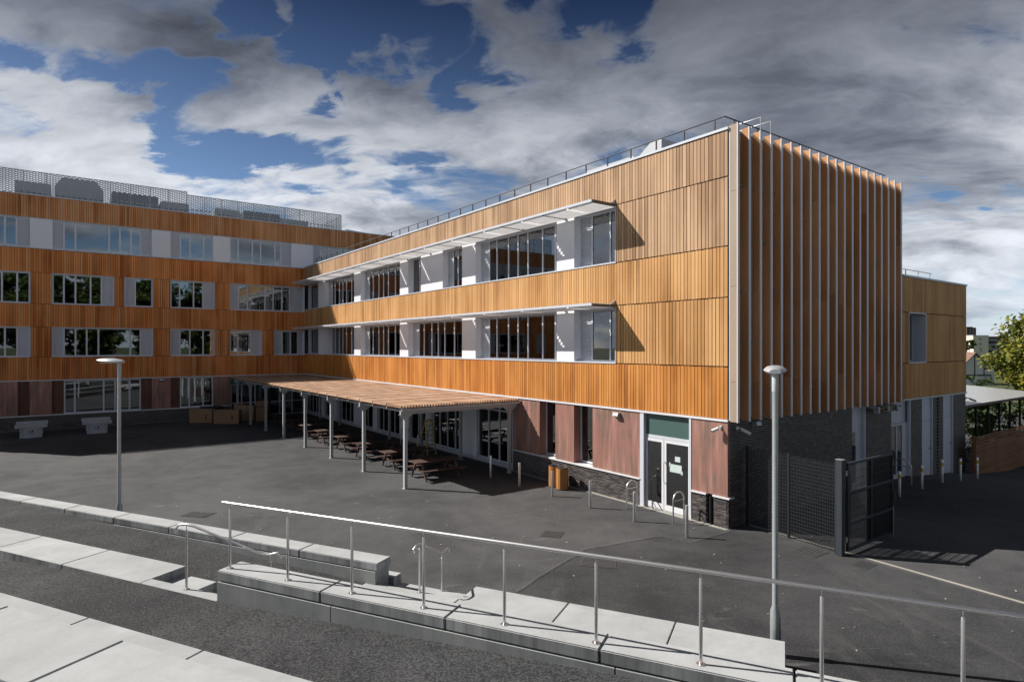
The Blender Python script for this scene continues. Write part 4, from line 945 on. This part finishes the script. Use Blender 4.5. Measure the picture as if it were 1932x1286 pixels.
# ------------------------------------------------------------------ handrails
hr = thing('handrail', 'long brushed-steel handrail on slim posts along the concrete wall top', 'handrail', TF, -8.6, 7.5, 1.76)
smooth(part('rail', MB().tube([(-8.72, 7.5, 2.86), (18, 7.5, 2.86)], .0245, 12), 'steel', hr))
pmst = shared(MB().lathe(0, 0, [(.055, 0), (.055, .008), (.0215, .009), (.0215, 1.0), (.017, 1.012), (.006, 1.013), (.006, 1.085)], 12), 'post', 'steel')
pmst.polygons.foreach_set('use_smooth', [True]*len(pmst.polygons)); pmst.set_sharp_from_angle(angle=R(40))
for k in range(21): inst('post', pmst, hr, (-8.55+1.275*k, 7.5, 1.761))
def steprail(pts, posts, lab, base):
    o = thing('step_handrail', lab, 'handrail', TF, *base, 'short steel handrails at the steps')
    smooth(part('rail', MB().tube(pts, .021, 10), 'steel', o))
    for (x, y, z0, z1) in posts: smooth(part('post', MB().lathe(x, y, [(.05, z0), (.05, z0+.008), (.0205, z0+.009), (.0205, z1-.1), (.006, z1-.09), (.006, z1-.015)], 12), 'steel', o))
steprail([(-9.78, 7.44, 2.22), (-9.80, 7.44, 2.30), (-9.74, 7.45, 2.365), (-9.6, 7.48, 2.39), (-9.45, 7.52, 2.36), (-8.3, 7.90, 1.935), (-8.15, 7.95, 1.91), (-8.05, 7.99, 1.93), (-7.98, 8.01, 1.95), (-7.94, 8.02, 1.92), (-7.93, 8.02, 1.86)],
         [(-9.58, 7.48, 1.251, 2.385), (-8.12, 7.96, .5, 1.91)], 'short bent steel handrail at the left steps, left end of the long rail', (-9.58, 7.48, 1.25))
steprail([(-6.9, 10.60, 1.30), (-6.9, 10.57, 1.38), (-6.88, 10.62, 1.43), (-6.87, 10.72, 1.445), (-6.85, 10.82, 1.42), (-6.76, 11.40, 1.06), (-6.74, 11.50, 1.05), (-6.73, 11.66, 1.10), (-6.73, 11.72, 1.08), (-6.73, 11.73, 1.0)],
         [(-6.87, 10.74, .447, 1.44), (-6.75, 11.44, .241, 1.055)], 'short bent steel handrail at the right steps, seen behind the long rail', (-6.87, 10.74, .45))

# ------------------------------------------------------------------ bicycle shelter, fence and the far background
bs = thing('bike_shelter', 'low bicycle shelter with a pale ribbed roof beyond the annex', 'shelter', SF, 22, 3, -1)
for k in range(8):
    v = 20.2+k*1.9; part('roof_sheet', MB().add([(v, .6, 2.45), (v+1.86, .6, 2.45), (v+1.86, 7.2, 2.95), (v, 7.2, 2.95), (v, .6, 2.48), (v+1.86, .6, 2.48), (v+1.86, 7.2, 2.98), (v, 7.2, 2.98)], [(0, 3, 2, 1), (4, 5, 6, 7), (0, 1, 5, 4), (1, 2, 6, 5), (2, 3, 7, 6), (3, 0, 4, 7)]), 'shelter_sheet', bs)
    part('front_post', MB().box(v-.05, v+.05, .9, 1.0, -1.1, 2.47), 'beam_black', bs); part('rear_post', MB().box(v-.05, v+.05, 6.8, 6.9, -1.1, 2.91), 'beam_black', bs)
part('front_beam', MB().box(20.2, 35.3, .58, .66, 2.34, 2.449), 'table_brown', bs)
bk = thing('bicycle', None, 'bicycle', SF, 21.5, 3, -1.02, 'bicycles parked in the shelter')
def wheel(y):
    pts = [(21.5, y+.33*math.cos(a), -1.02+.34+.33*math.sin(a)) for a in np.linspace(0, 2*math.pi, 19)]
    w_ = part('wheel', MB().tube(pts, .018, 6, False), 'tyre', bk)
    sp = MB()
    for k in range(8):
        a = math.pi*k/8*2; sp.tube([(21.5, y, -.68), (21.5, y+.32*math.cos(a), -.68+.32*math.sin(a))], .004, 4, False)
    part('spokes', sp, 'galvanised', w_, 'stuff')
wheel(2.5); wheel(3.55)
z_ = -1.02
part('frame', MB().tube([(21.5, 3.55, z_+.34), (21.5, 3.12, z_+.32), (21.5, 3.28, z_+.85), (21.5, 3.55, z_+.34)], .018, 6).tube([(21.5, 3.12, z_+.32), (21.5, 2.68, z_+.78), (21.5, 3.26, z_+.78)], .02, 6), 'bike_paint', bk)
part('fork', MB().tube([(21.5, 2.5, z_+.34), (21.5, 2.66, z_+.72), (21.5, 2.72, z_+1.0)], .016, 6), 'bike_paint', bk)
part('handlebar', MB().tube([(21.22, 2.82, z_+1.0), (21.3, 2.72, z_+1.02), (21.7, 2.72, z_+1.02), (21.78, 2.82, z_+1.0)], .014, 6), 'galvanised', bk)
part('saddle', MB().prism([(21.42, 3.42), (21.58, 3.42), (21.53, 3.2), (21.51, 3.12), (21.49, 3.12), (21.47, 3.2)], 2, z_+.88, z_+.93), 'tyre', bk)
for k in range(9):
    o = bk if k == 0 else copy_tree(bk)
    o.location = SF.w(21.3+.95*k, 2.4+random.uniform(-.2, .2), -1.03); o.rotation_euler = (random.uniform(-.06, .06), random.uniform(-.05, .05), SF.rz+random.uniform(-.15, .15))
    o['label'] = 'dark bicycle parked under the pale shelter roof, %s from the annex' % ('nearest' if k == 0 else ORD[k])
tf = thing('timber_fence', 'russet horizontal-board fence beside the annex in front of the bicycle shelter', 'fence', SF, 24, -.6, -1)
for k in range(4):
    v = 18.7+k*3
    for j in range(18): part('fence_board', MB().box(v, v+2.97, -.62, -.59, -.95+j*.122+.01, -.95+j*.122+.122-(.006 if j < 14 else .03)), 'fence_timber', tf)
    part('fence_post', MB().box(v-.05, v+.05, -.588, -.49, -1.1, 1.28), 'fence_timber', tf)

def quads(centers, size, normals, name, mat):
    """leaf-sized faces: one rhombus each, bent by its normal"""
    N = len(centers); up = rng.normal(size=(N, 3)); a = np.cross(normals, up); a /= np.linalg.norm(a, axis=1, keepdims=True)+1e-9
    b_ = np.cross(normals, a); b_ /= np.linalg.norm(b_, axis=1, keepdims=True)+1e-9; s = (size*rng.uniform(.6, 1.3, N))[:, None]
    V = np.stack([centers-a*s*.5, centers-b_*s*.32, centers+a*s*.5, centers+b_*s*.32], 1).reshape(-1, 3)
    me = bpy.data.meshes.new(name); me.vertices.add(4*N); me.vertices.foreach_set('co', V.ravel().astype(np.float32))
    me.loops.add(4*N); me.loops.foreach_set('vertex_index', np.arange(4*N, dtype=np.int32)); me.polygons.add(N)
    me.polygons.foreach_set('loop_start', np.arange(0, 4*N, 4, dtype=np.int32)); me.update(calc_edges=True); me.validate(); me.materials.append(MATS[mat]); return me
def tree(x, y, z, h, rx, rz_, lab, cat, mat, nclump=90, per=70, leaf=.26, crown_lo=.3, name='tree', group=None, trunk=True):
    o = thing(name, lab, cat, WF, x, y, z, group); ORG[o.name] = (0, 0, 0)
    cz = h*(crown_lo+1)/2; hz = h*(1-crown_lo)/2
    d = rng.normal(size=(nclump, 3)); d /= np.linalg.norm(d, axis=1, keepdims=True); rad = rng.uniform(.35, 1.0, nclump)**.6
    lump = 1+.22*np.sin(3*np.arctan2(d[:, 1], d[:, 0])+rng.uniform(0, 6))*np.cos(2.5*d[:, 2])
    C_ = np.stack([d[:, 0]*rx*rad*lump, d[:, 1]*rx*rad*lump, cz+d[:, 2]*hz*rad], 1)
    sg = rng.uniform(.07, .13, nclump)*rx
    P_ = np.repeat(C_, per, 0) + rng.normal(size=(nclump*per, 3))*np.repeat(sg, per)[:, None]*np.array([1, 1, .62])
    nm = rng.normal(size=P_.shape)*.8 + np.array([0, 0, .7]) + (P_-np.array([0, 0, cz]))/rx*.6; nm /= np.linalg.norm(nm, axis=1, keepdims=True)
    me = quads(P_, leaf, nm, 'crown', mat); c = bpy.data.objects.new('crown', me); COL.objects.link(c); c.parent = o; c['kind'] = 'stuff'
    if trunk:
        tr_ = MB(); tr_.tube([(0, 0, -.3), (.05, 0, h*.2), (-.05, .1, h*.45), (0, 0, h*.75)], [h*.028, h*.022, h*.015, h*.005], 8)
        for k in range(0, nclump, max(1, nclump//14)):
            s0 = h*random.uniform(.22, .5); e = C_[k]; tr_.tube([(0, 0, s0), tuple((np.array([0, 0, s0])*.45+e*.55)+np.array([0, 0, .25])), tuple(e)], [h*.010, h*.006, h*.002], 5)
        part('trunk', tr_, 'bark', o)
    return o
tree(42.5, 44, -1.3, 12.0, 5.0, 5, 'big yellow-green chestnut tree at the right edge beyond the shelter', 'tree', 'leaf_gold', 420, 120, .36, .05)
tree(35.6, 47.5, -1.3, 4.6, 2.2, 3, 'bright green shrub behind the shelter roof below the gabled house', 'shrub', 'leaf_green', 50, 80, .24, .0, 'shrub', trunk=False)
tree(40.5, 46.0, -1.3, 5.0, 3.0, 3, 'green shrub behind the shelter roof below the chestnut tree', 'shrub', 'leaf_green', 50, 80, .24, .0, 'shrub', trunk=False)
tree(32.3, 42.0, -1.3, 3.6, 2.2, 3, 'low green shrub seen between the shelter posts next to the annex', 'shrub', 'leaf_green', 40, 70, .22, .0, 'shrub', trunk=False)
tree(112.2, 151, -3, 11.4, 2.0, 5, 'distant dark green tree in front of the pale flats', 'tree', 'leaf_green', 50, 60, .7, .2, 'tree')
tree(118, 146, -3, 6.3, 5.0, 5, 'distant low yellow-green tree right of the gabled house', 'tree', 'leaf_gold', 50, 60, .6, .05, 'tree')
tree(126, 152, -3, 7.3, 4.5, 5, 'distant green tree between the house and the chestnut', 'tree', 'leaf_green', 50, 60, .6, .05, 'tree')
# half-timbered house
hs = thing('house', 'white half-timbered house gable with brown tiled roof seen past the annex', 'house', WF, 83, 110, -3); hx, hy = 83.2, 110
ORG[hs.name] = (hx, hy, -3); hs.location = (hx, hy, -3)
GB = MB().prism([(hx-1.75, -3), (hx+1.75, -3), (hx+1.75, 2.6), (hx, 4.25), (hx-1.75, 2.6)], 1, hy, hy+7)
part('gable_wall', GB, 'render_white', hs)
part('wing_wall', MB().box(hx-9, hx-1.76, hy+1.5, hy+7, -3, 2.4).box(hx+1.76, hx+4.2, hy+.8, hy+7, -3, 1.2), 'render_white', hs)
for s_ in (-1, 1): part('roof_slope', MB().add([(hx, hy-.35, 4.52), (hx, hy+7, 4.52), (hx+s_*2.15, hy+7, 2.35), (hx+s_*2.15, hy-.35, 2.35), (hx, hy-.35, 4.36), (hx, hy+7, 4.36), (hx+s_*2.15, hy+7, 2.2), (hx+s_*2.15, hy-.35, 2.2)], [(0, 1, 2, 3), (4, 7, 6, 5), (0, 3, 7, 4), (3, 2, 6, 7), (2, 1, 5, 6), (1, 0, 4, 5)]), 'roof_tile', hs)
part('main_roof', MB().prism([(hy+1.2, 2.3), (hy+7.4, 2.3), (hy+4.3, 5.3)], 0, hx-9.2, hx-.2), 'roof_tile', hs)
for a, b_, c_, d_ in ((-.08, .08, .4, 4.2), (-1.75, -1.6, .4, 2.6), (1.6, 1.75, .4, 2.6)): part('timber_stud', MB().box(hx+a, hx+b_, hy-.06, hy-.005, c_, d_-.15), 'beam_black', hs)
part('timber_beam', MB().box(hx-1.75, hx+3, hy-.08, hy-.061, .25, .5), 'beam_black', hs); part('chimney', MB().box(hx+3.6, hx+4.9, hy+5, hy+6, 1, 5.1), 'flat_cream', hs)
# flats and tower
fl = thing('apartment_block', 'pale flat-roofed apartment block on the skyline at right', 'building', WF, 288, 380, -5); ORG[fl.name] = (288, 380, -5)
part('gable_wall', MB().box(286.5, 296.0, 380, 392, -5, 12.2), 'flat_cream', fl); part('roof', MB().box(286.3, 296.2, 379.8, 392, 12.21, 12.7), 'render_white', fl)
part('long_wall', MB().box(296.2, 312, 383, 392, -5, 12.0), 'tower_brown', fl)
for k in range(4):
    part('balcony', MB().box(296.3, 301.5, 381.4, 382.99, 9.2-k*2.9, 10.3-k*2.9), 'balcony_blue', fl)
    for j in range(3): part('window', MB().box(302.3+j*3, 304.2+j*3, 382.9, 382.99, 8.9-k*2.9, 10.6-k*2.9), 'balcony_blue', fl)
for k in range(3): part('window', MB().box(290.2, 291.6, 379.9, 379.99, 9.6-k*2.9, 10.8-k*2.9), 'balcony_blue', fl)
tw = thing('tower_block', 'dark brown tower top behind the pale apartment block', 'building', WF, 430, 570, -5); ORG[tw.name] = (430, 570, -5)
part('shaft', MB().box(424, 432.5, 570, 582, -5, 23.4), 'tower_brown', tw); part('lift_head', MB().box(425, 431, 572, 580, 23.41, 24.2), 'tower_brown', tw)
part('window_strip', MB().box(426.6, 427.4, 569.9, 569.99, 14, 22.5).box(429.4, 430.2, 569.9, 569.99, 14, 22.5), 'balcony_blue', tw)
# the belt of trees behind the viewpoint, mirrored in the back block's windows
for i, (x, y, h) in enumerate(((-16, -58, 21), (-2, -62, 22), (11, -62, 23), (24, -61, 22), (36, -60, 23), (48, -56, 22), (60, -50, 23), (71, -42, 22), (81, -32, 22), (-30, -52, 21))):
    tree(x, y, 2.5, h, 7.6, 5, 'dark leafy tree in the belt behind the viewpoint, %s from the left' % ORD[i], 'tree', 'leaf_dark', 150, 80, .95, .0, 'tree', 'trees behind the viewpoint')
NL = 170; lx = np.concatenate([rng.uniform(2, 17, 120), rng.uniform(-12, 4, 50)]); ly = np.concatenate([rng.uniform(8.5, 20, 120), rng.uniform(14, 24, 50)])
lc = np.stack([lx, ly, np.full(NL, .03)], 1); nn_ = np.array([0, 0, 1.]) + rng.normal(size=(NL, 3))*.25; nn_ /= np.linalg.norm(nn_, axis=1, keepdims=True)
keep = [i for i in range(NL) if (.4067*lx[i]+.9135*ly[i]) > 11.9 and not (-.5 < (lx[i]-6.54)*.8065+(ly[i]-18.45)*.5912 and (lx[i]-6.54)*-.5912+(ly[i]-18.45)*.8065 > -.2)]
me = quads(lc[keep], .05, nn_[keep], 'fallen_leaves', 'leaf_gold'); me.materials.clear(); me.materials.append(plain('dry_leaf', (.42, .37, .30), .8, 0, .3, 8))
fo = bpy.data.objects.new('fallen_leaves', me); COL.objects.link(fo); tag(fo, 'small dry leaves scattered over the dark tarmac', 'leaves', kind='stuff')
